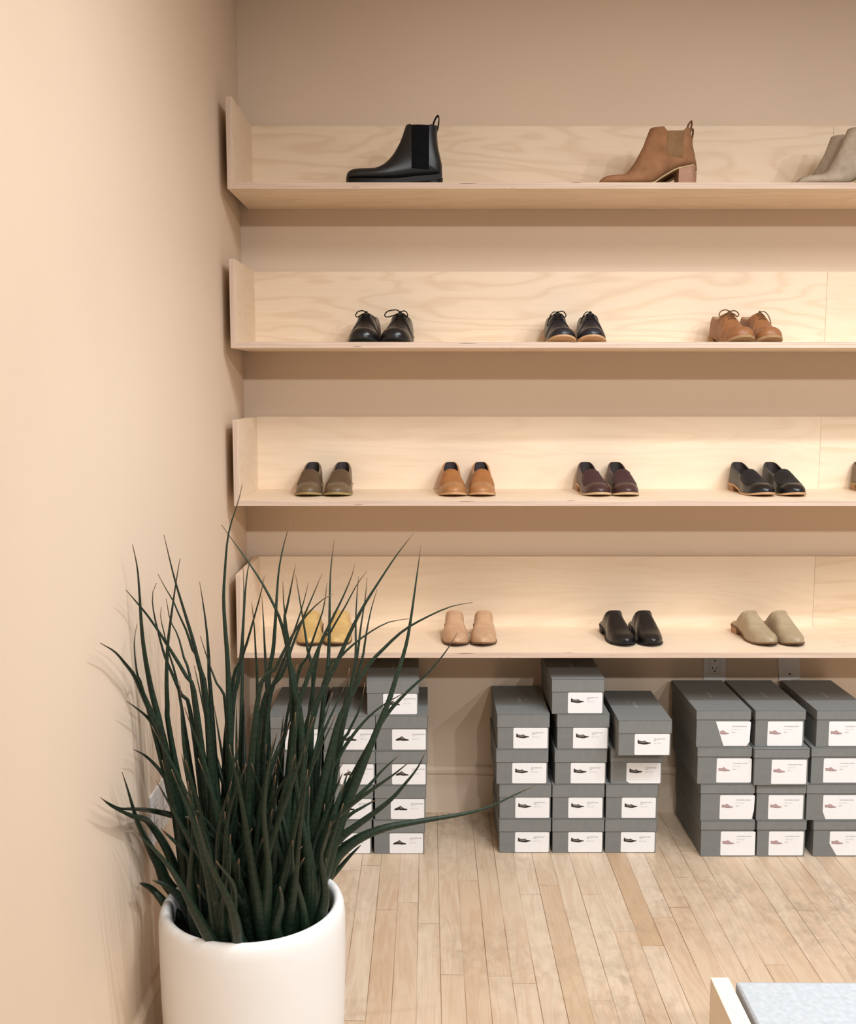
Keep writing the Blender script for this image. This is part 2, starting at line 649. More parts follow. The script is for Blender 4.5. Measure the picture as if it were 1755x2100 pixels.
PLZ = 0.549           # centre height of the wall plates
t = thing('wall_outlet', 'white duplex power outlet on back wall under the lowest shelf', 'outlet', (1.0265, WY, PLZ))
obj('cover_plate', plate_bm(0.080, 0.120), M['plate'], t)
receptacle(t, 0, 0.0)
t = thing('blank_wall_plate', 'tilted blank white wall plate with one screw, right of the power outlet', 'wall plate', (1.292, WY, PLZ))
t.rotation_euler = (0, math.radians(-5), 0)
obj('cover_plate', plate_bm(0.077, 0.120), M['plate'], t)
for dz in (-0.036, 0.036):
    bm = bmesh.new()
    add_poly_prism(bm, [(0.0032 * math.cos(k * PI / 6), dz + 0.0032 * math.sin(k * PI / 6)) for k in range(12)], -0.0075, -0.005)
    obj('screw', bm, M['slot'], t)
t = thing('wall_outlet', 'wide white outlet plate on left wall behind the plant leaves', 'outlet', (WX, 2.445, 0.542), PI / 2)
obj('cover_plate', plate_bm(0.166, 0.122), M['plate'], t)
for dx in (-0.042, 0.042):
    receptacle(t, dx, 0.0)


# ------------------------------------------------------------------ shoeboxes
def text_mesh(body, size):
    cu = bpy.data.curves.new('lettering', 'FONT')
    cu.body = body
    cu.size = size
    cu.resolution_u = 2
    o = bpy.data.objects.new('lettering', cu)
    COL.objects.link(o)
    dg = bpy.context.evaluated_depsgraph_get()
    me = bpy.data.meshes.new_from_object(o.evaluated_get(dg))
    vs = [v.co.copy() for v in me.vertices]
    fs = [tuple(p.vertices) for p in me.polygons]
    bpy.data.objects.remove(o)
    bpy.data.curves.remove(cu)
    bpy.data.meshes.remove(me)
    return vs, fs


TEXT = {}


def add_text(bm, body, size, fn, mat):
    key = (body, size)
    if key not in TEXT:
        TEXT[key] = text_mesh(body, size)
    vs, fs = TEXT[key]
    nv = [bm.verts.new(fn(v.x, v.y)) for v in vs]
    for f in fs:
        try:
            nf = bm.faces.new([nv[i] for i in f])
            nf.material_index = mat
        except ValueError:
            pass


def text_width(body, size):
    key = (body, size)
    if key not in TEXT:
        TEXT[key] = text_mesh(body, size)
    return max(v.x for v in TEXT[key][0])


SIL = {
    'street': ([(0, .78), (.03, .9), (.06, 1.0), (.09, .8), (.16, .72), (.3, .66), (.44, .62), (.47, .78), (.55, .7), (.66, .5), (.8, .42),
                (.93, .38), (1, .27), (.97, .2), (.82, .14), (.62, .0), (.45, .0), (.3, .07), (.1, .14), (.03, .16), (0, .3)],
               [(.12, .6), (.42, .55), (.5, .62), (.62, .45), (.6, .3), (.42, .28), (.14, .38)]),
    'mule': ([(0, .12), (.06, .34), (.2, .55), (.36, .7), (.47, 1.0), (.56, .76), (.7, .5), (.8, .36), (.94, .3), (1, .14), (.97, .04), (.6, .0),
              (.45, .04), (.36, .12), (.27, .03), (.05, .02)],
             [(.42, .62), (.47, .82), (.58, .58), (.7, .4), (.55, .34), (.42, .46)]),
    'oxford': ([(0, .76), (.04, .8), (.2, .74), (.34, .82), (.42, 1.0), (.5, .96), (.62, .66), (.76, .44), (.93, .36), (1, .25), (.96, .17),
                (.8, .08), (.6, .03), (.4, .06), (.26, .14), (.2, .16), (.03, .14), (.02, .4)],
               [(.02, .26), (.3, .22), (.55, .12), (.8, .15), (.96, .23), (.96, .17), (.8, .08), (.6, .03), (.4, .06), (.2, .16), (.03, .14)]),
}
DESIGN = {
    'mule': dict(lines=[('THE MODERN BABO', .60, .735, .0052, 'ink'), ('SIZE  6.5', .60, .665, .0052, 'ink_light'), ('PRICE  $145', .60, .505, .0052, 'ink_light')],
                 pic=(.10, .44, .40, .235), mats=('ink_dark', 'ink_mid')),
    'street': dict(lines=[('THE STREET SHOE', .545, .735, .0052, 'ink'), ('SIZE  7', .545, .665, .0052, 'ink'), ('PRICE  $140', .545, .53, .0052, 'ink_light')],
                   pic=(.085, .50, .385, .245), mats=('ink_dark', 'ink_mid')),
    'oxford': dict(lines=[('THE MODERN OXFORD', .46, .775, .0052, 'ink'), ('COLOR  ROSE', .46, .655, .0046, 'ink_light'), ('SIZE  8', .46, .535, .0046, 'ink')],
                   pic=(.05, .47, .345, .175), mats=('ink_rose', 'ink_rose_dark')),
}


def sticker_bm(kind, w, h, cut=None):
    """sticker in x,z with its lower left corner at the origin, facing -y"""
    d = DESIGN[kind]
    bm = bmesh.new()
    r = 0.004
    corners = [(r, r, PI, 1.5 * PI), (w - r, r, 1.5 * PI, 2 * PI), (w - r, h - r, 0, .5 * PI), (r, h - r, .5 * PI, PI)]
    pts = []
    for ci, (cx, cy, a0, a1) in enumerate(corners):
        if cut and ci == 0 and 'left' in cut:
            lx, lz = cut['left']
            pts += [(0.0, lz), (lx, 0.0)] if lz < h else [(lx, 0.0)]
            continue
        if cut and ci == 3 and 'left' in cut and cut['left'][1] >= h:
            pts.append((0.0, h))
            continue
        if cut and ci == 1 and 'right' in cut:
            rx, rz = cut['right']
            pts += [(w - rx, 0.0), (w - rx * 0.2, rz)]
            continue
        for k in range(5):
            a = a0 + (a1 - a0) * k / 4
            pts.append((cx + r * math.cos(a), cy + r * math.sin(a)))
    add_poly_prism(bm, pts, -0.0006, 0.0, 0)
    px, pz, pw, ph = d['pic']
    x_lim = 0.0
    for pl, y, mi in ((SIL[kind][0], -0.0009, 1), (SIL[kind][1], -0.0011, 2)):
        q = [(w * (px + u * pw), h * (pz + v * ph)) for u, v in pl]
        if cut and 'left' in cut and cut['left'][1] >= h:
            lx = cut['left'][0]
            q = [(max(x, lx * (1 - z / h) + 0.002), z) for x, z in q]
        add_poly_prism(bm, q, y, -0.0005, mi)
    for body, u, v, sz, mk in d['lines']:
        add_text(bm, body, sz, lambda x, y, u=u, v=v: (w * u + x * 0.86, -0.0008, h * v + y), 3 if mk == 'ink' else 4)
    return bm, [M['sticker'], M[d['mats'][0]], M[d['mats'][1]], M['ink'], M['ink_light']]


BOX_SPEC = {  # width, height, length, lid height, overhang, sticker w, h, gap at right, gap at base
    'mule': (0.1655, 0.1175, 0.330, 0.0440, 0.0022, 0.110, 0.0685, 0.004, 0.002),
    'street': (0.1675, 0.1180, 0.330, 0.0440, 0.0025, 0.112, 0.0695, 0.004, 0.002),
    'oxford': (0.1720, 0.1235, 0.352, 0.0310, 0.0032, 0.1135, 0.0815, 0.005, 0.004),
}
LOGO = 'EVERLANE'


def shoebox(kind, label, group, x, y, z, rz=0.0, w=None, cut=None, flip=False, lab_off=None):
    w0, h, L, lh, ov, sw, sh, gr, gb = BOX_SPEC[kind]
    w = w or w0
    t = thing('shoebox', label, 'shoebox', (x, y, z), rz, group)
    bm = box_bm((0, 0, 0), (w, L, h - 0.004), 0.0012, 2)
    obj('box_base', bm, M['box'], t)
    # lid: open tray turned over
    bm = bmesh.new()
    th = 0.0018
    add_box(bm, (-ov, -ov, h - 0.0035), (w + ov, L + ov, h - 0.0002), 0.0011, 2)
    for lo, hi in (((-ov, -ov), (w + ov, -ov + th)), ((-ov, L + ov - th), (w + ov, L + ov)),
                   ((-ov, -ov), (-ov + th, L + ov)), ((w + ov - th, -ov), (w + ov, L + ov))):
        add_box(bm, (lo[0], lo[1], h - lh), (hi[0], hi[1], h - 0.0008), 0.0006, 1)
    size = 0.0135
    tw = text_width(LOGO, size)
    zt = h + 0.00005
    if not flip:
        x0 = w * 0.5 + size * 0.35
        fn = lambda u, v: (x0 - v, L * 0.5 - tw / 2 + u, zt)
        mx, my = w * 0.5 + 0.022, L * 0.5
    else:
        x0 = w * 0.5 - size * 0.35
        fn = lambda u, v: (x0 + v, L * 0.5 + tw / 2 - u, zt)
        mx, my = w * 0.5 - 0.020, L * 0.5 + 0.03
    add_text(bm, LOGO, size, fn, 1)
    for k in range(2):
        a = k * PI / 2 + 0.4
        dx, dy = math.cos(a), math.sin(a)
        q = [(mx + 0.0045 * dx - 0.001 * dy, my + 0.0045 * dy + 0.001 * dx), (mx - 0.0045 * dx - 0.001 * dy, my - 0.0045 * dy + 0.001 * dx),
             (mx - 0.0045 * dx + 0.001 * dy, my - 0.0045 * dy - 0.001 * dx), (mx + 0.0045 * dx + 0.001 * dy, my + 0.0045 * dy - 0.001 * dx)]
        f = bm.faces.new([bm.verts.new((p[0], p[1], zt)) for p in q])
        f.material_index = 1
    obj('lid', bm, [M['lid'], M['print_grey']], t)
    sb, mats = sticker_bm(kind, sw, sh, cut)
    s = obj('sticker', sb, mats, t)
    lx = (w - sw - gr) if lab_off is None else lab_off
    s.location = (lx, -0.0002, gb)
    return t


ROW = ['on the floor', 'second from the floor', 'third from the floor', 'fourth from the floor', 'topmost, fifth from the floor']


def stack(kind, group, where, cols, front, lefts, words=None):
    for ci, (cname, rows) in enumerate(zip(cols, lefts)):
        z = 0.0
        for ri, spec in enumerate(rows):
            h = BOX_SPEC[kind][1]
            px, kw = (spec, {}) if not isinstance(spec, tuple) else spec
            kw = dict(kw)
            y = front + kw.pop('dy', 0.0)
            extra = kw.pop('say', '')
            # left edge: project the pixel column onto the front plane at this height
            zc = y * math.cos(PITCH) - (z + 0.05 - EYE) * math.sin(PITCH)
            x = (px - 877.5) * zc / FPX
            lab = 'grey shoebox, %s in %s, %s stack%s' % (ROW[ri], cname, where, extra)
            shoebox(kind, lab, group, x, y, z + 0.0005, **kw)
            z += h + 0.0006


stack('mule', 'shoeboxes stacked behind the plant', 'left',
      ['left column', 'middle column', 'right column'], 3.392,
      [[552, 551.5, 554, 552], [658.5, 661, 665, 664.5],
       [767, 769, 771.5, 771.5, (753, dict(rz=math.radians(0.6), dy=0.002, flip=True))]])
stack('street', 'shoeboxes in the middle stack', 'middle',
      ['left column', 'middle column', 'right column'], 3.400,
      [[1024, 1024.5, 1018, 1020.2], [1133, 1133.2, 1138, 1142.7, (1132, dict(flip=True))],
       [1241, 1242.7, (1252.3, dict(cut=dict(left=(0.012, 0.008)))), (1268.3, dict(dy=-0.062, say=', pulled forward', flip=True))]])
stack('oxford', 'shoeboxes in the right stack', 'right',
      ['left column', 'middle column', 'right column'], 3.372,
      [[(1437, dict(flip=True, lab_off=0.0645)), (1436.5, dict(flip=True, lab_off=0.0625, cut=dict(right=(0.008, 0.03)))),
        (1430, dict(flip=True, lab_off=0.062)),
        (1427.8, dict(flip=True, lab_off=0.062, cut=dict(left=(0.027, 0.09), right=(0.012, 0.014)), say=', its sticker folded over'))],
       [(1552, dict(w=0.157, flip=True)), (1551, dict(w=0.157, flip=True)), (1546.5, dict(w=0.174, flip=True, dy=-0.012, say=', pushed out to both sides')),
        (1548.5, dict(w=0.158, flip=True))],
       [(1667.2, dict(w=0.172, flip=True, cut=dict(left=(0.024, 0.04)))), (1653.5, dict(w=0.172, flip=True, cut=dict(left=(0.010, 0.026)))),
        (1663, dict(w=0.172, flip=True, lab_off=0.040)), (1674, dict(w=0.172, flip=True, lab_off=0.040))]])


# ------------------------------------------------------------------ shoes built on a last
class Last:
    def __init__(self, L=0.262, W=0.088, hc=None, o=None, h=None, heel=0.018, sole=0.006, spring=0.010, toe=(2.0, 2.0),
                 throat=0.5, foot=1, bulge=2.3, heel_len=0.26):
        self.L, self.W, self.heel, self.sole, self.spring = L, W, heel, sole, spring
        self.toe, self.throat, self.foot, self.bulge, self.heel_len = toe, throat, foot, bulge, heel_len
        k = W / 0.088
        self.wt = pchip((.12, .25, .42, .58, .68, .76), [v * k for v in (.0335, .0335, .0330, .0410, .0440, .0432)])
        self.w76 = .0432 * k
        self.w12 = .0335 * k
        self.h_open = pchip(*hc)
        self.o_open = pchip(*o)
        self.h_close = pchip(*h)

    def w(self, s):
        if s < .12:
            return self.w12 * math.sqrt(max(0, 1 - ((.12 - s) / .12) ** 2.3))
        if s > .76:
            p, q = self.toe
            return self.w76 * max(0, 1 - ((s - .76) / .24) ** p) ** (1 / q)
        return self.wt(s)

    def c(self, s):
        t = min(max((s - .45) / .5, 0), 1)
        return self.foot * 0.007 * t * t * (3 - 2 * t)

    def zs(self, s):
        t = min(max((s - .22) / .40, 0), 1)
        z = self.heel * (1 - t * t * (3 - 2 * t))
        if s > .70:
            z += self.spring * ((s - .70) / .30) ** 1.8
        return z

    def o(self, s):
        return 0.0004 if s >= self.throat else min(self.o_open(s), max(self.w(s) - 0.002, 0.0005))

    def h(self, s):
        if s >= self.throat:
            v = self.h_close(s)
            if s > .84:
                v *= max(0, 1 - ((s - .84) / .16) ** 2.4) ** .5
            return v
        return self.h_open(s)

    def y(self, s):
        return self.L * (1 - s)          # toe tip at y = 0, heel at +L

    def P(self, s, a, side, off=0.0):
        e = self.bulge
        w, o, h, z0 = self.w(s), self.o(s), self.h(s), self.zs(s) + self.sole
        ca, sa = math.cos(a * PI / 2), math.sin(a * PI / 2)
        x = o + (w - o) * max(ca, 0) ** (2 / e)
        z = z0 + h * max(sa, 0) ** (2 / e)
        p = Vector((self.c(s) + side * x, self.y(s), z))
        if off:
            ds, da = 0.004, 0.01
            s0, s1 = max(s - ds, self.throat), min(s + ds, .999)
            a0, a1 = max(a - da, 0), min(a + da, 1)
            u = self.P(s1, a, side) - self.P(s0, a, side)
            v = self.P(s, a1, side) - self.P(s, a0, side)
            n = u.cross(v)
            if n.length > 1e-12:
                n.normalize()
                if n.z < 0 or (abs(n.z) < .3 and n.x * side < 0):
                    n = -n
                if n.x * side < -0.2:
                    n = Vector((0, n.y, abs(n.z))).normalized()
            else:
                n = Vector((0, 0, 1))
            p += n * off
        return p

    def I(self, s, a, side, th):
        e = self.bulge
        w, o, h, z0 = max(self.w(s) - th, 0.0), self.o(s), max(self.h(s) - th * (1 if s >= self.throat else 0.15), 0.001), self.zs(s) + self.sole + .001
        if s < self.throat:
            o = max(o - th, 0.0)
            w = max(w, o)
        ca, sa = math.cos(a * PI / 2), math.sin(a * PI / 2)
        return Vector((self.c(s) + side * (o + (w - o) * max(ca, 0) ** (2 / e)), self.y(s), z0 + h * max(sa, 0) ** (2 / e)))

    def stations(self, n=54):
        out = [0.5 - 0.5 * math.cos(PI * i / n) for i in range(n + 1)]
        out[0], out[-1] = 1e-7, 0.99999
        t = self.throat
        out = [s for s in out if abs(s - t) > 0.006] + [t - 0.003, t, t - .010]
        return sorted(out)

    def upper_bm(self, na=11, th=0.003):
        bm = bmesh.new()
        rows = []
        for s in self.stations():
            r = [self.I(s, 1, -1, th)] + [self.P(s, 1 - j / na, -1) for j in range(na + 1)][0:0]
            left = [self.P(s, j / na, -1) for j in range(na + 1)]
            right = [self.P(s, 1 - j / na, 1) for j in range(na + 1)]
            if s < self.throat:
                rows.append(left + [self.I(s, 1, -1, th), self.I(s, 1, 1, th)] + right)
            else:
                mid = self.I(s, 1, -1, th)
                rows.append(left + [left[-1] - Vector((0, 0, 0)), right[0] - Vector((0, 0, 0))] + right)
        vv = [[bm.verts.new(p) for p in r] for r in rows]
        n = len(rows[0])
        S = self.stations()
        for i in range(len(vv) - 1):
            for j in range(n - 1):
                if j == na + 1 and S[i] < self.throat:
                    continue             # the foot opening
                try:
                    bm.faces.new((vv[i][j], vv[i][j + 1], vv[i + 1][j + 1], vv[i + 1][j]))
                except ValueError:
                    pass
        bmesh.ops.remove_doubles(bm, verts=bm.verts[:], dist=0.00002)
        return bm

    def lining_bm(self, na=9, th=0.003):
        bm = bmesh.new()
        rows = []
        for s in self.stations(40):
            if s > .9:
                continue
            rows.append([self.I(s, 1 - j / na, -1, th) for j in range(na + 1)] + [self.I(s, j / na, 1, th) for j in range(na + 1)])
        add_grid(bm, rows)
        a = [v for v in rows[0]]
        return bm

    def sole_bm(self, fl=0.003, mats=True):
        bm = bmesh.new()
        rows = []
        n = 60
        for i in range(n + 1):
            s = 0.5 - 0.5 * math.cos(PI * i / n)
            ss = min(max(s, 0.0006), 0.9994)
            w = self.w(ss) + fl * min(1, self.w(ss) / 0.012)
            yy = self.L * (1 - s) + (fl if s < .02 else 0) * (1 - s / .02 if s < .02 else 0) - (fl * (s - .98) / .02 if s > .98 else 0)
            z0 = self.zs(ss)
            z1 = z0 + self.sole
            c = self.c(ss)
            rows.append([(c - w, yy, z1), (c + w, yy, z1), (c + w + 0.0005, yy, (z0 + z1) / 2), (c + w - 0.0008, yy, z0),
                         (c - w + 0.0008, yy, z0), (c - w - 0.0005, yy, (z0 + z1) / 2)])
        vv = add_grid(bm, rows, True)
        bm.faces.new(vv[0])
        bm.faces.new(vv[-1])
        return bm

    def heel_bm(self, fl=0.0015):
        bm = bmesh.new()
        rows = []
        n = 18
        for i in range(n + 1):
            s = self.heel_len * (0.5 - 0.5 * math.cos(PI * i / n))
            ss = max(s, 0.0006)
            w = self.w(ss) + fl * min(1, self.w(ss) / 0.012)
            yy = self.L * (1 - s) + (fl if s < .01 else 0)
            z1 = self.zs(ss) + 0.0002
            c = self.c(ss)
            k = 0.95
            rows.append([(c - w, yy, z1), (c + w, yy, z1), (c + w * k, self.L * .88 + (yy - self.L * .88) * k, 0), (c - w * k, self.L * .88 + (yy - self.L * .88) * k, 0)])
        vv = add_grid(bm, rows, True)
        bm.faces.new(vv[0])
        bm.faces.new(vv[-1])
        return bm

    def patch_bm(self, s0, s1, lo, off=0.0012, ns=22, na=14, both=True, hi=None):
        """raised overlay between s0 and s1; lo(s) / hi(s) bound the cross angle"""
        bm = bmesh.new()
        rows = []
        hi = hi or (lambda s: 1.0)
        for i in range(ns + 1):
            s = s0 + (s1 - s0) * i / ns
            edge = min(i, ns - i)
            r = []
            if both:
                for j in range(na + 1):
                    a = lo(s) + (1 - lo(s)) * j / na
                    o = off * (0 if (edge == 0 and i > 0) or j == 0 else 1)
                    r.append(self.P(s, a, -1, o))
                for j in range(1, na + 1):
                    a = 1 - (1 - lo(s)) * j / na
                    o = off * (0 if (edge == 0 and i > 0) or j == na else 1)
                    r.append(self.P(s, a, 1, o))
            rows.append(r)
        add_grid(bm, rows)
        return bm

    def side_patch_bm(self, s0, s1, lo, hi, side, off=0.0014, ns=16, na=8):
        bm = bmesh.new()
        rows = []
        for i in range(ns + 1):
            s = s0 + (s1 - s0) * i / ns
            r = []
            for j in range(na + 1):
                a = lo(s) + (hi(s) - lo(s)) * j / na
                o = off if 0 < j < na and i < ns else 0.0002
                if j == na and i < ns:
                    o = off
                r.append(self.P(s, a, side, o))
                if j == na:
                    r.append(self.P(s, a, side, 0.0))
            rows.append(r)
        add_grid(bm, rows)
        return bm


HEEL_TABLE = lambda top: ((0, .06, .15, .3, .42, .52), top)


def loafer(label, group, toe, yaw, cols, foot, scale=1.0):
    up, apron, lin_, sole, heel = cols
    la = Last(L=0.262 * scale, W=0.0878 * scale, foot=foot, heel=0.020, spring=0.011, toe=(2.0, 1.75), throat=.46, bulge=2.5,
              hc=((0, .03, .08, .15, .28, .38, .44, .46), (.070, .0685, .062, .053, .044, .043, .052, .063)),
              o=((0, .06, .15, .3, .40, .445, .46), (.012, .021, .026, .028, .027, .024, .018)),
              h=((.46, .52, .6, .7, .8, .9, 1.0), (.0675, .0650, .0575, .0460, .0375, .0310, .026)), heel_len=.24)
    t = thing('loafer', label, 'loafer', (0, 0, 0), yaw, group)
    obj('upper', la.upper_bm(), up, t, True)
    obj('lining', la.lining_bm(), lin_, t, True)
    obj('sole', la.sole_bm(0.0028), sole, t)
    obj('heel', la.heel_bm(), heel, t)
    f1 = .80

    def lo(s):
        k = max(0, (s - .68) / (f1 - .68))
        return .30 + .70 * (1 - math.sqrt(max(0, 1 - k ** 2.6)))
    obj('apron', la.patch_bm(.4625, f1 - .0005, lo, 0.0016), apron, t, True)
    # raised moccasin seam around the apron
    pts = []
    for s in np.linspace(.48, f1 - .001, 16):
        pts.append(la.P(s, min(lo(s), .999), -1, .0004))
    for s in np.linspace(f1 - .001, .48, 16):
        pts.append(la.P(s, min(lo(s), .999), 1, .0004))
    bm = bmesh.new()
    add_tube(bm, catmull(pts, 60), 0.0011, 6)
    obj('seam', bm, up, t, True)
    place_toe(t, toe, yaw)
    return t


def mule(label, group, toe, yaw, cols, foot, scale=1.0):
    up, lin_, sole, heel = cols
    la = Last(L=0.255 * scale, W=0.0850 * scale, foot=foot, heel=0.022, spring=0.012, toe=(1.85, 1.45), throat=.40, bulge=2.8,
              hc=((0, .1, .2, .26, .31, .35, .38, .40), (.005, .006, .014, .030, .045, .060, .0700, .0732)),
              o=((0, .06, .15, .26, .31, .35, .38, .40), (.02, .026, .030, .0315, .029, .024, .015, .003)),
              h=((.40, .46, .55, .65, .75, .85, .93, 1.0), (.0735, .0715, .0630, .0505, .0400, .0320, .027, .023)), heel_len=.25)
    t = thing('mule', label, 'mule', (0, 0, 0), yaw, group)
    obj('upper', la.upper_bm(), up, t, True)
    obj('lining', la.lining_bm(), lin_, t, True)
    obj('sole', la.sole_bm(0.0022), sole, t)
    obj('heel', la.heel_bm(), heel, t)
    place_toe(t, toe, yaw)
    return t


def derby(label, group, toe, yaw, cols, foot, scale=1.0, loops=(1, 1), ends=(), soleth=0.007, spring=0.014):
    up, lin_, sole, heel, lace = cols
    la = Last(L=0.272 * scale, W=0.097 * scale, foot=foot, heel=0.022, sole=soleth, spring=spring, toe=(2.2, 2.1), throat=.42, bulge=2.2,
              hc=((0, .03, .08, .15, .28, .36, .40, .42), (.066, .066, .063, .058, .055, .062, .072, .080)),
              o=((0, .06, .15, .3, .37, .405, .42), (.012, .020, .025, .027, .025, .021, .014)),
              h=((.42, .48, .56, .64, .72, .82, .9, 1.0), (.0830, .0800, .0690, .0560, .0460, .0400, .036, .030)), heel_len=.25)
    t = thing('derby_shoe', label, 'lace-up shoe', (0, 0, 0), yaw, group)
    obj('upper', la.upper_bm(), up, t, True)
    obj('lining', la.lining_bm(), lin_, t, True)
    obj('sole', la.sole_bm(0.003), sole, t)
    obj('heel', la.heel_bm(), heel, t)
    obj('toe_cap', la.patch_bm(.80, .985, lambda s: 0.02, 0.0013, 16, 12), up, t, True)
    for sd in (-1, 1):
        obj('eyelet_facing', la.side_patch_bm(.424, .665, lambda s: .10, lambda s: min(.90, max(.12, .90 - 3.2 * max(0, s - .53) ** .9)), sd, 0.0022, 22, 10), up, t, True)
    lb = bmesh.new()
    for k, s in enumerate((.44, .475, .51, .545)):
        ptsl = [la.P(s, .82, -1, .003), la.P(s + .004, .93, -1, .0042), la.P(s + .006, 1, 1, .0046), la.P(s + .004, .93, 1, .0042), la.P(s, .82, 1, .003)]
        add_tube(lb, catmull(ptsl, 10), 0.0014, 6)
    top = la.P(.437, 1, 1, .006)
    add_tube(lb, [top + Vector((-.004, 0, 0)), top + Vector((0, -.002, .002)), top + Vector((.004, 0, 0))], [.002, .0032, .002], 8)
    for sd, amp in zip((-1, 1), loops):
        if not amp:
            continue
        q = [Vector((0, -.001, 0)), Vector((sd * .012, -.006, .005 * amp)), Vector((sd * .026 * max(amp, .8), -.012, .001 + .004 * (amp - 1))),
             Vector((sd * .033 * max(amp, .8), -.016, -.010)), Vector((sd * .027 * max(amp, .8), -.014, -.016)), Vector((sd * .015, -.006, -.008)), Vector((0, 0, 0))]
        add_tube(lb, catmull([top + v for v in q], 30), 0.0019, 6)
    for sd, ln in ends:
        q = [Vector((0, -.001, 0)), Vector((sd * .014, -.006, .001)), Vector((sd * .026, -.012, -.014)), Vector((sd * (.026 + ln * .3), -.016, -.014 - ln))]
        add_tube(lb, catmull([top + v for v in q], 20), 0.0016, 6)
    obj('laces', lb, lace, t, True)
    place_toe(t, toe, yaw)
    return t


def place_toe(t, toe, yaw):
    """toe tip of the last sits at the local origin"""
    t.location = toe
    t.rotation_euler = (0, 0, yaw)


def toe_on(shelf, px, depth):
    """shelf point at photo column px and distance depth"""
    z = SHELF_TOP[shelf] + 0.0004
    zc = depth * math.cos(PITCH) - (z - EYE) * math.sin(PITCH)
    return Vector(((px - 877.5) * zc / FPX, depth, z))


R = math.radians
black = leather('black', (22, 22, 24), 0.32, 0.5)
black_matte = leather('black_matte', (26, 26, 29), 0.6, 0.3)
black_in = leather('black_lining', (58, 52, 50), 0.6, 0.2)
navy = leather('blue_black', (30, 29, 36), 0.36, 0.45)
olive = leather('olive', (108, 88, 66), 0.42, 0.4)
olive_d = leather('olive_apron', (92, 72, 52), 0.6, 0.3)
tan = leather('tan', (168, 118, 74), 0.4, 0.4)
tan_d = leather('tan_apron', (162, 106, 60), 0.6, 0.3)
burg = leather('burgundy', (70, 46, 44), 0.4, 0.4)
burg_d = leather('burgundy_apron', (64, 40, 42), 0.6, 0.3)
cognac = leather('cognac', (148, 98, 62), 0.45, 0.4)
dark_in = leather('dark_lining', (62, 54, 56), 0.65, 0.2)
pale_in = leather('beige_lining', (176, 146, 112), 0.65, 0.2)
welt_tan = leather('tan_sole', (196, 156, 116), 0.55, 0.3)
welt_pale = leather('pale_sole', (206, 176, 138), 0.55, 0.3)
welt_olive = leather('olive_sole', (160, 140, 92), 0.55, 0.3)
stack_heel = leather('stacked_heel', (170, 128, 92), 0.55, 0.3)
pink = leather('blush', (192, 154, 121), 0.42, 0.4)
mustard = leather('mustard', (206, 172, 112), 0.42, 0.4)
taupe = leather('taupe', (166, 148, 120), 0.42, 0.4)
crepe = leather('crepe_sole', (158, 126, 92), 0.8, 0.15)
brown_welt = leather('brown_sole', (104, 74, 50), 0.55, 0.3)
lace_black = leather('black_cord', (20, 17, 16), 0.8, 0.2)
lace_tan = leather('brown_cord', (104, 72, 44), 0.8, 0.2)

PAIR = 'left one of the pair'
# second shelf: laced shoes, toes to the room
derby('left black derby shoe with black sole, one looped lace', 'black derby pair', toe_on(1, 737, 3.425), R(-5), (black, black_in, black, black, lace_black), 1, 1.0, (1.0, 0), ())
derby('right black derby shoe with black sole, laces tied in two upright loops', 'black derby pair', toe_on(1, 811, 3.425), R(-4), (black, black_in, black, black, lace_black), -1, 1.0, (1.5, .8), ())
derby('left blue-black derby shoe with tan sole in the middle of second shelf', 'blue-black derby pair', toe_on(1, 1151, 3.43), R(-1), (navy, black_in, welt_tan, stack_heel, lace_black), 1, .94, (0, .8), ((-1, .03),), .006, .020)
derby('right blue-black derby shoe with tan sole in the middle of second shelf', 'blue-black derby pair', toe_on(1, 1221, 3.43), R(-1), (navy, black_in, welt_tan, stack_heel, lace_black), -1, .94, (0, 0), ((-1, .022),), .006, .020)
derby('left brown derby shoe with tan sole and a long looped lace', 'brown derby pair', toe_on(1, 1525, 3.43), R(5), (cognac, pale_in, crepe, crepe, lace_tan), 1, .91, (1.2, .7), (), .008, .018)
derby('right brown derby shoe with tan sole and a loose lace end', 'brown derby pair', toe_on(1, 1591, 3.445), R(6), (cognac, pale_in, crepe, crepe, lace_tan), -1, .91, (0, 0), ((1, .024),), .008, .018)
# third shelf: loafers
for nm, pr, xs, yaws, cols in (
        ('olive brown', 'olive brown loafer pair', (626.2, 692.5), (0, .6), (olive, olive_d, dark_in, welt_olive, stack_heel)),
        ('tan', 'tan loafer pair', (927, 992.6), (0, 0), (tan, tan_d, dark_in, welt_tan, stack_heel)),
        ('dark burgundy', 'burgundy loafer pair', (1228, 1293.5), (2, 2), (burg, burg_d, black_in, welt_pale, stack_heel)),
        ('black', 'black loafer pair', (1569.5, 1642), (5, 5.5), (black, black_matte, black_in, welt_tan, stack_heel))):
    for k, sd in enumerate(('left', 'right')):
        loafer('%s %s leather loafer with pale sole on third shelf' % (sd, nm), pr, toe_on(2, xs[k], 3.452), R(yaws[k]), cols, 1 - 2 * k)
loafer('brown shoe cut off by the right photo edge on third shelf', None, toe_on(2, 1826, 3.47), R(1), (olive, olive_d, dark_in, welt_olive, stack_heel), 1)
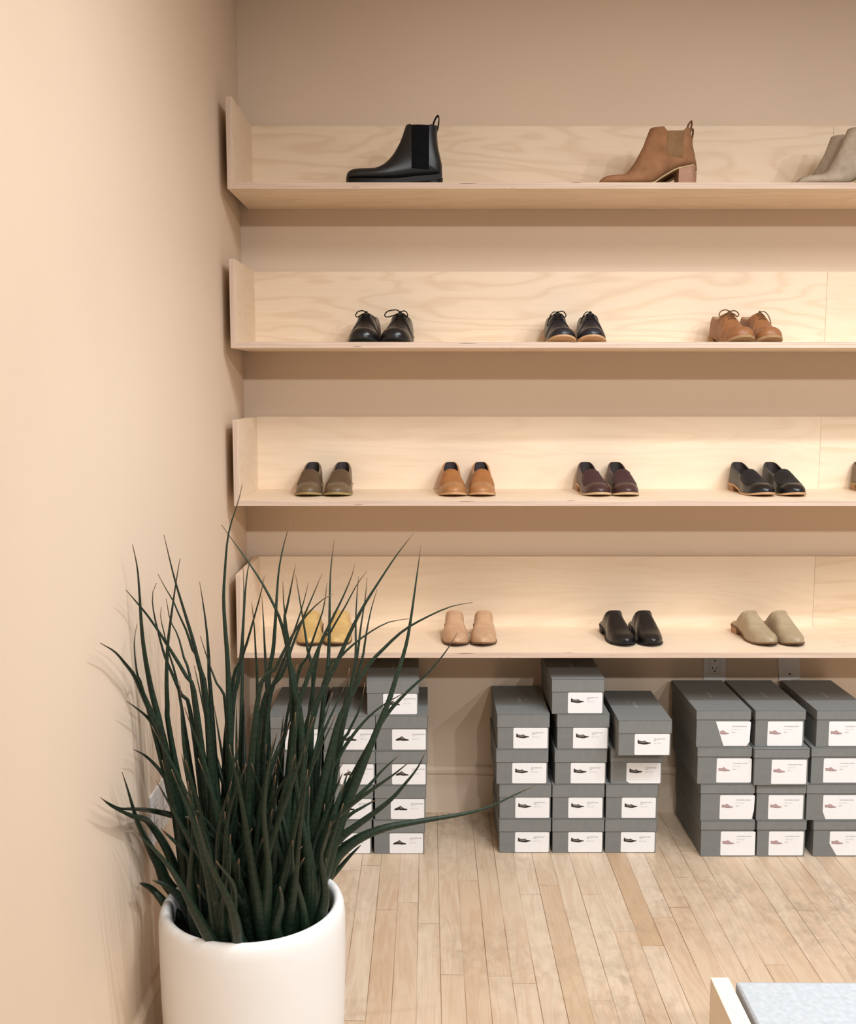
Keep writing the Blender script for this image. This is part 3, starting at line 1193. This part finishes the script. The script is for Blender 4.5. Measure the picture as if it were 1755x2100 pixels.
# lowest shelf: mules
for nm, pr, xs, yaws, cols in (
        ('mustard yellow', 'mustard mule pair', (628.5, 691.5), (0, 0), (mustard, pale_in, brown_welt, brown_welt)),
        ('blush pink', 'blush mule pair', (932.5, 995), (-1, -1), (pink, pale_in, brown_welt, brown_welt)),
        ('black', 'black mule pair', (1282, 1345.5), (4, 4), (black, black_in, black_matte, black_matte)),
        ('taupe', 'taupe mule pair', (1579, 1642), (8, 7.8), (taupe, pale_in, brown_welt, stack_heel))):
    for k, sd in enumerate(('left', 'right')):
        mule('%s %s backless leather mule on lowest shelf' % (sd, nm), pr, toe_on(3, xs[k], 3.425), R(yaws[k]), cols, 1 - 2 * k)


# ------------------------------------------------------------------ ankle boots
class Boot:
    def __init__(self, pairs, widths, origin, ppm, k=1.0, dip=0.0, dr=(1.18, 1.32, 2.05, 2.3)):
        self.dip, self.dr, self.lip = dip, dr, (.003 if dip < .01 else .0012)
        ox, oy = origin
        cv = lambda p: Vector(((p[0] - ox) / ppm * k, 0, (oy - p[1]) / ppm * k))
        F = [cv(a) for a, b in pairs]
        B = [cv(b) for a, b in pairs]
        n = len(pairs)
        self.n = n
        u = list(range(n))
        self.f = [pchip(u, [p[i] for p in F]) for i in (0, 2)]
        self.b = [pchip(u, [p[i] for p in B]) for i in (0, 2)]
        self.wd = pchip(u, [w * k for w in widths])

    def ends(self, u):
        return Vector((self.f[0](u), 0, self.f[1](u))), Vector((self.b[0](u), 0, self.b[1](u)))

    def P(self, u, phi, side=1, shrink=0.0):
        F, B = self.ends(u)
        C = (F + B) / 2
        e = 2.3
        c, s = math.cos(phi), abs(math.sin(phi))
        cc = math.copysign(abs(c) ** (2 / e), c)
        ax = (F - C)
        L = ax.length
        if shrink and L > 0:
            ax = ax * max(0, (L - shrink) / L)
        lat = max(self.wd(u) - shrink, 0.0005) * s ** (2 / e)
        # foot sections are flat-bottomed: keep their width low down
        d0, d1, d2, d3 = self.dr
        q = min(max((phi - d0) / (d1 - d0), 0), 1) * min(max((d3 - phi) / (d3 - d2), 0), 1)
        k = max(0, (u - (self.n - 4)) / 3)
        return C + ax * cc + Vector((0, side * lat, -self.dip * q * k))

    def upper_bm(self, nu=64, nphi=40):
        bm = bmesh.new()
        rows = []
        for i in range(nu + 1):
            u = (self.n - 1) * i / nu
            rows.append([self.P(u, PI * j / nphi, -1) for j in range(nphi + 1)] + [self.P(u, PI - PI * j / nphi, 1) for j in range(1, nphi)])
        u = self.n - 1
        for sh, dn in ((0.0025, 0.0), (0.0075, -0.016)):
            rows.append([self.P(u, PI * j / nphi, -1, sh) + Vector((0, 0, dn)) for j in range(nphi + 1)]
                        + [self.P(u, PI - PI * j / nphi, 1, sh) + Vector((0, 0, dn)) for j in range(1, nphi)])
        vv = add_grid(bm, rows, True)
        bm.faces.new(vv[0])
        bm.faces.new(vv[-1])
        return bm

    def gore_bm(self, corners, side, off=0.0012, nu=12, nv=18):
        """corners in metres: top-left, top-right, bottom-right, bottom-left (x,z)"""
        tl, tr, br, bl = corners
        src = self.upper_bm()
        tree = BVHTree.FromBMesh(src)
        src.free()
        bm = bmesh.new()
        rows = []
        for i in range(nv + 1):
            v = i / nv
            r = []
            for j in range(nu + 1):
                w = j / nu
                x = (tl[0] * (1 - w) + tr[0] * w) * (1 - v) + (bl[0] * (1 - w) + br[0] * w) * v
                z = (tl[1] * (1 - w) + tr[1] * w) * (1 - v) + (bl[1] * (1 - w) + br[1] * w) * v
                hit = tree.ray_cast(Vector((x, side * .2, z)), Vector((0, -side, 0)))
                p = hit[0]
                if p is None:
                    p = tree.ray_cast(Vector((x, side * .2, z - .004)), Vector((0, -side, 0)))[0]
                    p = Vector((x, p.y, z)) if p else Vector((x, side * .02, z))
                o = 0.0 if (j in (0, nu) or i == nv) else off * (1 + .35 * (j % 2))
                r.append(p + Vector((0, side * (o + .0003), 0)))
            rows.append(r)
        add_grid(bm, rows)
        return bm

    def band_bm(self, u0, u1, drop, fl, nu=60):
        """sole following the bottom contour; `drop` gives its thickness"""
        bm = bmesh.new()
        rows = []
        for i in range(nu + 1):
            u = u0 + (u1 - u0) * i / nu
            F, B = self.ends(u)
            w = self.wd(u) * .93 + fl
            if u < 1:
                w = (self.wd(u) * .93 + fl) * (0.35 + .65 * u ** .5)
            z1, z0 = B.z + self.lip, max(B.z - drop(u), 0.0)
            rows.append([(B.x, -w, z1), (B.x, w, z1), (B.x, w, z0), (B.x, -w, z0)])
        vv = add_grid(bm, rows, True)
        bm.faces.new(vv[0])
        bm.faces.new(vv[-1])
        return bm


def pull_tab_bm(x, z, dx, h, w=0.012, r=0.0024):
    """fabric loop standing on the back edge of the shaft"""
    bm = bmesh.new()
    n = 16
    rows = []
    for i in range(n + 1):
        a = PI * (i / n) * 1.06 - PI * .03
        cx = x + dx + math.cos(PI - a) * h * .22 + math.sin(a) * h * .25
        cz = z + math.sin(a) * h
        nx, nz = math.cos(PI - a), math.sin(a)
        rows.append([(cx + nx * r, -w / 2, cz + nz * r), (cx + nx * r, w / 2, cz + nz * r), (cx - nx * r, w / 2, cz - nz * r), (cx - nx * r, -w / 2, cz - nz * r)])
    vv = add_grid(bm, rows, True)
    bm.faces.new(vv[0])
    bm.faces.new(vv[-1])
    return bm


CH_PAIRS = [((866, 556), (866, 562)), ((874, 530), (882, 571)), ((905, 508), (915, 576)), ((950, 502), (965, 579)), ((1040, 499), (1050, 582)),
            ((1090, 481), (1130, 582)), ((1130, 450), (1220, 576)), ((1160, 415), (1320, 564)), ((1185, 375), (1420, 556)), ((1200, 348), (1466, 540)),
            ((1210, 325), (1467, 495)), ((1220, 300), (1455, 430)), ((1228, 275), (1441, 365)), ((1234, 258), (1436, 300)), ((1240, 243), (1440, 250))]
CH_W = [.006, .022, .034, .041, .045, .044, .041, .038, .036, .036, .037, .038, .040, .041, .042]
CH = Boot(CH_PAIRS, CH_W, (866, 612), 2010.0, 1.0, .003, (.82, .95, 1.95, 2.1))
t = thing('chelsea_boot', 'black leather pull-on ankle boot with flat heel on topmost shelf', 'boot', (0, 0, 0))
obj('upper', CH.upper_bm(), leather('boot_black', (24, 25, 27), .36, .5), t, True)
cvt = lambda x, y: ((x - 866) / 2010.0, (612 - y) / 2010.0)
for sd in (-1, 1):
    obj('elastic_panel', CH.gore_bm([cvt(1277, 254), cvt(1387, 256), cvt(1384, 518), cvt(1276, 512)], sd), leather('elastic_black', (17, 18, 20), .9, .1), t, True)
obj('sole', CH.band_bm(0, 9, lambda u: .013, .004), leather('sole_black', (13, 12, 12), .5, .3), t)
bm = bmesh.new()
hx0, hx1 = cvt(1385, 0)[0], cvt(1470, 0)[0]
rows = []
for k in range(15):
    a = PI * (k / 14) - PI / 2
    rows.append((hx0 + .012 + (hx1 - hx0 - .012) * math.cos(a), .035 * math.sin(a)))
ring = [(hx0, -.035)] + rows + [(hx0, .035)]
a = [bm.verts.new((x, y, 0.0)) for x, y in ring]
b = [bm.verts.new((x + .001, y, .026)) for x, y in ring]
for i in range(len(ring)):
    k = (i + 1) % len(ring)
    bm.faces.new((a[i], a[k], b[k], b[i]))
bm.faces.new(a)
bm.faces.new(b)
obj('heel', bm, leather('sole_black', (13, 12, 12), .5, .3), t)
obj('pull_tab', pull_tab_bm(cvt(1420, 0)[0], cvt(0, 262)[1], 0, .040), leather('elastic_black', (17, 18, 20), .9, .1), t)
TY = 3.445
p = toe_on(0, 710, TY)
t.location = p

HB_PAIRS = [((50, 1062), (52, 1072)), ((66, 1020), (85, 1083)), ((135, 958), (160, 1088)), ((240, 930), (280, 1090)), ((430, 916), (480, 1090)),
            ((500, 888), (680, 1088)), ((570, 812), (880, 1072)), ((640, 710), (1080, 955)), ((700, 600), (1320, 832)), ((740, 520), (1540, 785)),
            ((775, 450), (1627, 740)), ((805, 365), (1615, 640)), ((835, 285), (1580, 500)), ((858, 225), (1545, 350)), ((872, 190), (1532, 200))]
HB_W = [.005, .018, .030, .038, .042, .041, .038, .036, .034, .034, .035, .037, .039, .041, .042]
HB = Boot(HB_PAIRS, HB_W, (50, 1108), 5250.0, 1.0, .0125)
cvh = lambda x, y: ((x - 50) / 5250.0, (1108 - y) / 5250.0)


def heeled_boot(label, group, loc, rz, up, gore, heel_side, heel_back, sole, tabm):
    t = thing('heeled_ankle_boot', label, 'boot', loc, rz, group)
    obj('upper', HB.upper_bm(), up, t, True)
    for sd in (-1, 1):
        obj('elastic_panel', HB.gore_bm([cvh(1105, 274), cvh(1392, 252), cvh(1385, 690), cvh(1108, 640)], sd), gore, t, True)
    obj('sole', HB.band_bm(0, 9.2, lambda u: .0030, .0006), sole, t)
    bm = bmesh.new()
    x0, x1 = cvh(1325, 0)[0], cvh(1622, 0)[0]
    zt0, zt1 = cvh(0, 838)[1], cvh(0, 778)[1]
    n = 12
    ring = [(x0, -.031)] + [(x1 - .022 + .022 * math.cos(PI * k / n - PI / 2), .031 * math.sin(PI * k / n - PI / 2)) for k in range(n + 1)] + [(x0, .031)]
    a = [bm.verts.new((x0 + (x - x0) * .97, y * .94, 0.0)) for x, y in ring]
    b = [bm.verts.new((x, y, zt0 + (zt1 - zt0) * (x - x0) / (x1 - x0))) for x, y in ring]
    for i in range(len(ring)):
        k = (i + 1) % len(ring)
        f = bm.faces.new((a[i], a[k], b[k], b[i]))
    bm.faces.new(a)
    bm.faces.new(b)
    obj('heel', bm, heel_side, t)
    obj('pull_tab', pull_tab_bm(cvh(1500, 0)[0], cvh(0, 215)[1], 0, .028, .012), tabm, t)
    return t


suede_tan = leather('tan_suede', (150, 108, 78), suede=True)
suede_grey = leather('grey_suede', (172, 156, 138), suede=True)
gore_tan = leather('tan_elastic', (136, 104, 74), .9, .1)
gore_grey = leather('grey_elastic', (150, 134, 116), .9, .1)
heel_st = leather('wood_heel', (168, 128, 106), .6, .2)
sole_pale = leather('sole_edge', (186, 160, 120), .7, .2)
tab_br = leather('brown_tab', (110, 76, 56), .9, .1)
HG1, HG2 = 'tan suede boot pair', 'grey suede boot pair'
heeled_boot('front tan suede ankle boot with block heel on topmost shelf', HG1, toe_on(0, 1227, TY), R(0), suede_tan, gore_tan, heel_st, heel_st, sole_pale, tab_br)
p = toe_on(0, 1227, TY)
heeled_boot('tan suede ankle boot almost hidden behind its tan twin', HG1, p + Vector((.030, .105, 0)), 0, suede_tan, gore_tan, heel_st, heel_st, sole_pale, tab_br)
p = toe_on(0, 1631, TY)
heeled_boot('front light grey suede ankle boot at right photo edge', HG2, p, 0, suede_grey, gore_grey, heel_st, heel_st, sole_pale, tab_br)
heeled_boot('light grey suede ankle boot behind the front grey boot', HG2, p + Vector((-.012, .105, 0)), 0, suede_grey, gore_grey, heel_st, heel_st, sole_pale, tab_br)

# ------------------------------------------------------------------ bench with cushion
BX, BY = 0.533, 1.908
t = thing('bench', 'pale wooden bench with tall side board in the lower right corner', 'bench', (BX, BY, 0), R(-0.5))
obj('side_panel', box_bm((0, -1.15, 0), (0.034, 0, 0.43), 0.0015, 2), M['bench_wood'], t)
obj('side_panel', box_bm((1.466, -1.15, 0), (1.50, 0, 0.43), 0.0015, 2), M['bench_wood'], t)
obj('seat_board', box_bm((0.0345, -1.15, 0.345), (1.4655, -0.005, 0.370), 0.001, 1), M['bench_wood'], t)
obj('rail', box_bm((0.0345, -0.030, 0.26), (1.4655, -0.008, 0.3445), 0.001, 1), M['bench_wood'], t)
c = thing('seat_cushion', 'pale grey felt cushion lying on the wooden bench', 'cushion', (BX, BY, 0.3705), R(-0.5))
bm = bmesh.new()
add_box(bm, (0.045, -1.14, 0), (1.455, -0.006, 0.056), 0.010, 5)
mark_faces(bm, (-1, 0, 0), 1, .6)
obj('cover', bm, [M['felt'], M['felt_side']], c, True)
pp = bmesh.new()
zz = 0.0535
loop = [(0.0505, -1.13), (0.0505, -0.60), (0.0505, -0.02), (0.056, -0.0125), (0.70, -0.0115), (1.44, -0.0115)]
add_tube(pp, [Vector((x, y, zz)) for x, y in loop], 0.0028, 8)
obj('piping', pp, M['felt_side'], c, True)

# ------------------------------------------------------------------ plant
PX, PY, PR, PHt = -0.384, 2.235, 0.2, 0.421
t = thing('potted_snake_plant', 'dark green spiky snake plant in a white cylindrical pot by left wall', 'potted plant', (PX, PY, 0))
prof = [(0.0, 0.0), (0.172, 0.0), (0.183, 0.006), (0.190, 0.03), (0.197, 0.12), (0.2005, 0.24), (0.2015, 0.34), (0.2015, 0.385), (0.1995, 0.404),
        (0.1955, 0.415), (0.189, 0.421), (0.183, 0.4205), (0.178, 0.416), (0.1755, 0.408), (0.175, 0.36), (0.172, 0.30)]
bm = bmesh.new()
add_lathe(bm, prof[1:], 96)
f = bm.faces.new([v for v in bm.verts if abs(v.co.z) < 1e-6])
obj('pot', bm, M['pot'], t, True)
SOIL = 0.365
bm = bmesh.new()
rng = random.Random(4)
rows = []
for k in range(13):
    r = 0.1745 * k / 12 + 0.0004
    rows.append([(r * math.cos(2 * PI * j / 60), r * math.sin(2 * PI * j / 60), SOIL + (rng.uniform(-.004, .004) if k < 12 else 0)) for j in range(60)])
add_grid(bm, rows, True)
obj('soil', bm, M['soil'], t, True)

Z4 = lambda q: [(x / 3.25 + 180, y / 3.25 + 980) for x, y in q]
Z5 = lambda q: [(x / 3.25 + 180, y / 3.25 + 1480) for x, y in q]
Z6 = lambda q: [(x / 2.8375 + 560, y / 2.8375 + 1060) for x, y in q]
# traced leaves: (points tip -> down, base column or None, base row, thickness, tip lean in depth)
LV = [
    (Z4([(1030, 40), (1005, 150), (955, 300), (930, 420), (915, 600), (905, 800), (915, 1000), (930, 1200), (940, 1500)]), 478, 1850, 1.0, -.1),
    (Z4([(890, 312), (990, 450), (1110, 620), (1200, 770), (1290, 970), (1350, 1250), (1390, 1500)]), 620, 1860, .95, -.05),
    (Z4([(298, 445), (330, 600), (345, 780), (355, 950), (375, 1150), (420, 1400), (470, 1600), (520, 1850), (590, 2150)]), 392, 1870, 1.25, -.1),
    (Z4([(507, 378), (540, 520), (580, 680), (640, 880), (700, 1080), (740, 1250), (790, 1500)]), 450, 1870, 1.1, -.1),
    (Z4([(615, 537), (595, 650), (570, 820), (545, 1000), (530, 1150), (525, 1350), (530, 1500), (545, 1690)]), 398, 1850, 1.0, -.15),
    (Z4([(468, 642), (520, 740), (570, 820), (610, 920), (650, 1000), (700, 1150), (760, 1350)]), 470, 1850, 1.0, -.05),
    (Z4([(255, 748), (330, 835), (400, 920), (470, 1020), (540, 1130), (620, 1260), (680, 1370), (720, 1500)]), 455, 1860, .95, -.15),
    (Z4([(457, 703), (430, 780), (440, 900), (470, 1030), (510, 1180), (560, 1300), (620, 1440), (690, 1600)]), 440, 1840, .9, -.05),
    (Z4([(490, 860), (485, 930), (510, 1040), (535, 1150), (620, 1500)]), 420, 1840, .8, 0),
    (Z4([(522, 805), (550, 950), (600, 1050), (640, 1200), (700, 1450)]), 430, 1830, .9, .05),
    (Z4([(745, 693), (770, 850), (790, 1000), (805, 1180), (810, 1350), (825, 1550)]), 455, 1850, 1.15, 0),
    (Z4([(750, 1055), (780, 1150), (820, 1270), (870, 1400), (920, 1550)]), 490, 1860, 1.0, 0),
    (Z4([(85, 1102), (180, 1160), (250, 1240), (310, 1320), (370, 1450), (430, 1580), (490, 1690), (545, 1950), (590, 2200)]), 385, 1865, 1.2, -.2),
    (Z4([(328, 977), (310, 1080), (315, 1200), (335, 1330), (390, 1500)]), 390, 1850, .9, -.1),
    (Z4([(260, 1488), (330, 1540), (400, 1600), (460, 1690), (520, 1850)]), 395, 1860, 1.0, -.1),
    (Z4([(1108, 490), (1075, 570), (1055, 700), (1040, 900), (1025, 1150), (1000, 1350), (960, 1600)]), 450, 1830, 1.1, .05),
    (Z4([(1035, 600), (1040, 750), (1035, 1000), (1030, 1300)]), 480, 1820, .8, .1),
    (Z4([(1178, 650), (1150, 780), (1100, 960), (1060, 1100), (1010, 1250), (960, 1450)]), 455, 1840, 1.0, -.05),
    (Z4([(1160, 790), (1170, 950), (1180, 1150), (1190, 1350), (1200, 1600)]), 555, 1850, 1.05, 0),
    (Z4([(1092, 830), (1110, 1000), (1120, 1200), (1130, 1450)]), 530, 1840, .9, -.1),
    (Z4([(1350, 297), (1310, 430), (1275, 600), (1260, 780), (1250, 950), (1235, 1150), (1200, 1400)]), 520, 1830, 1.1, .05),
    (Z4([(1385, 575), (1360, 700), (1330, 850), (1310, 950), (1330, 1150), (1370, 1400), (1420, 1690)]), 625, 1860, 1.45, -.1),
    (Z4([(1300, 690), (1305, 830), (1325, 1000), (1350, 1300)]), 610, 1850, 1.0, -.05),
    (Z4([(1385, 645), (1410, 800), (1440, 980), (1470, 1180), (1500, 1400)]), 640, 1830, 1.0, .05),
    (Z4([(1470, 700), (1440, 820), (1400, 950), (1330, 1150), (1250, 1350), (1150, 1600)]), 500, 1850, .95, 0),
    (Z4([(1562, 635), (1510, 760), (1450, 900), (1370, 1100), (1300, 1300), (1200, 1550)]), 520, 1860, 1.05, .05),
    (Z4([(1630, 775), (1560, 815), (1480, 890), (1400, 990), (1320, 1130), (1240, 1290), (1130, 1500)]), 490, 1880, 1.2, -.1),
    (Z4([(1643, 410), (1620, 600), (1612, 800), (1610, 1000), (1600, 1250), (1570, 1500)]), 640, 1830, 1.0, .08),
    (Z4([(1595, 700), (1570, 870), (1520, 1020), (1460, 1200), (1380, 1450)]), 570, 1850, .95, 0),
    (Z6([(475, 275), (455, 350), (400, 480), (330, 620), (250, 800), (180, 1000), (130, 1200)]), 565, 1870, 1.15, -.05),
    (Z6([(545, 318), (490, 390), (420, 520), (340, 660), (250, 860)]), 590, 1840, .85, .05),
    (Z6([(497, 345), (485, 500), (480, 650), (480, 800), (450, 1000)]), 650, 1830, .9, .05),
    (Z6([(547, 355), (535, 480), (510, 640), (490, 800), (440, 1050)]), 645, 1830, .9, .1),
    (Z6([(605, 422), (570, 540), (540, 690), (520, 820), (470, 1000), (400, 1250)]), 640, 1840, .95, .05),
    (Z6([(820, 92), (720, 220), (620, 370), (520, 530), (440, 690), (370, 850), (280, 1030), (180, 1300)]), 575, 1870, 1.1, .0),
    (Z6([(860, 165), (835, 350), (800, 600), (770, 760), (720, 920), (670, 1080), (600, 1250), (500, 1500), (400, 1750)]), 640, 1860, 1.15, .0),
    (Z6([(1160, 498), (1040, 520), (900, 580), (760, 660), (640, 770), (550, 870), (450, 1050), (350, 1300)]), 600, 1870, 1.05, 0),
    (Z6([(790, 593), (680, 610), (580, 660), (470, 740), (380, 830), (290, 980)]), 540, 1860, .95, .05),
    (Z6([(1073, 672), (1000, 790), (900, 910), (820, 980), (720, 1080), (640, 1180), (560, 1330), (470, 1500), (380, 1700)]), 630, 1850, 1.0, .05),
    (Z6([(740, 1380), (640, 1470), (560, 1560), (480, 1640), (400, 1750)]), 650, 1840, 1.0, .05),
    (Z6([(800, 1420), (700, 1500), (600, 1570), (500, 1640), (400, 1720), (300, 1850)]), 625, 1880, 1.15, -.05),
    (Z6([(890, 1360), (840, 1460), (770, 1550), (690, 1640), (590, 1720), (480, 1800), (380, 1880), (300, 2000)]), 640, 1860, 1.2, .0),
    (Z6([(1530, 1560), (1400, 1620), (1250, 1690), (1100, 1730), (950, 1755), (800, 1780), (650, 1810), (520, 1860), (430, 1920), (350, 2010)]), 650, 1850, 1.15, .05),
    (Z6([(610, 1640), (520, 1690), (440, 1740), (350, 1850)]), 650, 1840, .9, .0),
    (Z6([(510, 1910), (450, 1970), (380, 2050), (335, 2100)]), 668, 1825, .8, .0),
    (Z6([(770, 1020), (640, 1095), (540, 1180), (450, 1290), (380, 1400), (320, 1550)]), 630, 1850, 1.05, .0),
    (Z6([(443, 880), (430, 1000), (400, 1150), (350, 1400)]), 640, 1850, 1.05, .0),
    (Z6([(535, 965), (505, 1110), (440, 1250), (380, 1400)]), 650, 1850, 1.1, .05),
    (Z5([(85, 505), (150, 560), (230, 600), (300, 630), (380, 650), (430, 700), (500, 800), (560, 920), (600, 1010)]), 385, 1850, 1.15, -.15),
    (Z5([(95, 515), (205, 575), (300, 582), (420, 592), (600, 635), (720, 700)]), 440, 1850, .8, -.15),
    (Z5([(228, 335), (265, 450), (300, 570), (340, 690), (420, 850), (480, 960), (530, 1080), (570, 1200)]), 375, 1860, 1.3, -.1),
    (Z5([(305, 185), (380, 225), (450, 290), (510, 370), (560, 500)]), 395, 1850, 1.1, -.1),
    (Z5([(345, 1075), (420, 1110), (480, 1170), (540, 1240)]), 370, 1880, .9, -.05),
    (Z5([(430, 1055), (500, 1080), (570, 1130), (640, 1200), (690, 1290)]), 405, 1900, 1.3, -.05),
    (Z5([(725, 590), (800, 670), (870, 780), (940, 880), (1000, 990), (1100, 1130)]), 545, 1880, 1.2, -.1),
    (Z5([(665, 640), (690, 800), (720, 960), (760, 1150), (800, 1350)]), 428, 1908, 1.35, -.05),
    (Z5([(980, 950), (900, 1120), (850, 1260), (820, 1370)]), 432, 1908, 1.25, .0),
    (Z5([(1180, 1010), (1100, 1070), (1020, 1150), (940, 1250)]), 452, 1900, 1.2, .0),
    (Z5([(830, 1580), (870, 1540), (920, 1470), (1000, 1370)]), 516, 1868, .8, -.26),
    (Z5([(1165, 965), (1230, 1080), (1280, 1220), (1320, 1340)]), 588, 1905, 1.6, -.03),
    (Z5([(1435, 965), (1500, 1050), (1520, 1150), (1505, 1290)]), 640, 1885, 1.35, -.02),
    (Z5([(1440, 1000), (1420, 1100), (1390, 1250)]), 600, 1908, 1.3, -.02),
    (Z5([(1420, 265), (1330, 370), (1255, 480), (1220, 640), (1180, 760), (1155, 860), (1165, 960)]), 560, 1890, 1.15, -.15),
    (Z5([(670, 640), (740, 690), (800, 740), (880, 860)]), 500, 1880, 1.0, -.08),
]
rng = random.Random(11)


def soil_point(bx, by):
    p = at_height(bx, by, SOIL)
    d = Vector((p.x - PX, p.y - PY, 0))
    if d.length > 0.158:
        d *= 0.158 / d.length
    return Vector((PX + d.x, PY + d.y, SOIL - 0.01))


def zc_of(p):
    return p.y * math.cos(PITCH) - (p.z - EYE) * math.sin(PITCH)


def build_leaf(pts, r, taper=1.05, tip=0.0008, into=None):
    """pts world, base first"""
    bm = into or bmesh.new()
    uv = bm.loops.layers.uv.get('UVMap') or bm.loops.layers.uv.new('UVMap')
    loc = [p - Vector((PX, PY, 0)) for p in pts]
    ln = sum((b_ - a_).length for a_, b_ in zip(pts[:-1], pts[1:]))
    taper = min(1.08, max(.62, .35 + 1.4 * ln))
    n = 34
    dense = catmull(loc, 160)
    acc = [0.0]
    for a_, b_ in zip(dense[:-1], dense[1:]):
        acc.append(acc[-1] + (b_ - a_).length)
    cs, k_ = [], 0
    for i in range(n + 1):
        d_ = acc[-1] * i / n
        while k_ < 159 and acc[k_ + 1] < d_:
            k_ += 1
        f_ = (d_ - acc[k_]) / max(acc[k_ + 1] - acc[k_], 1e-9)
        cs.append(dense[k_].lerp(dense[k_ + 1], min(max(f_, 0), 1)))
    rad = []
    for i in range(n + 1):
        v = i / n
        rad.append(tip + r * (1 - v) ** taper * (0.9 + 0.2 * math.sin(PI * min(v * 2.2, 1))))
    add_tube(bm, cs, rad, 10, rng.uniform(.72, .95), 0, uv, rng.uniform(0, 6), acc[-1])
    if into is None:
        obj('leaf', bm, M['leaf'], t, True)


for q, bx, by, th, lean in LV:
    base = soil_point(bx, by)
    zb = zc_of(base)
    zt = zb + lean + rng.uniform(-.03, .03)
    chain = list(q)                      # tip ... down
    # arc length fractions
    full = [(bx, by)] + chain[::-1]
    ds = [0.0]
    for a_, b_ in zip(full[:-1], full[1:]):
        ds.append(ds[-1] + math.hypot(a_[0] - b_[0], a_[1] - b_[1]))
    W3 = [base]
    for (x, y), d in zip(full[1:], ds[1:]):
        f = d / ds[-1]
        if f < 0.10:
            continue
        zc = zb + (zt - zb) * f ** 1.3
        if x < 877.5:
            zc = min(zc, 0.612 * FPX / (877.5 - x))
        W3.append(at_zc(x, y, zc))
    build_leaf(W3, 0.0130 * th)

# inner leaves that fill the clump: the first 36 as leaves, the crowd behind them as one part
k = 0
inner = bmesh.new()
while k < 92:
    a_ = rng.uniform(0, 2 * PI)
    rr = 0.155 * math.sqrt(rng.random())
    b_ = Vector((PX + rr * math.cos(a_), PY + rr * math.sin(a_), SOIL - .01))
    hgt = rng.uniform(.26, .56) if k < 36 else rng.uniform(.16, .46)
    ln = Vector((math.cos(a_) * rr * 1.0 + rng.uniform(-.16, .16), math.sin(a_) * rr * .8 + rng.uniform(-.06, .06), 0))
    p3 = b_ + Vector((ln.x, ln.y, hgt))
    if p3.x < -0.58 or p3.x > -0.17:
        continue
    p1 = b_ + Vector((ln.x * .25, ln.y * .25, hgt * .35)) + Vector((rng.uniform(-.015, .015), rng.uniform(-.015, .015), 0))
    p2 = b_ + Vector((ln.x * .6, ln.y * .6, hgt * .7)) + Vector((rng.uniform(-.012, .012), rng.uniform(-.012, .012), 0))
    build_leaf([b_, p1, p2, p3], 0.0128 * rng.uniform(.8, 1.25), into=None if k < 36 else inner)
    k += 1
o = obj('leaf', inner, M['leaf'], t, True)
o['kind'] = 'stuff'
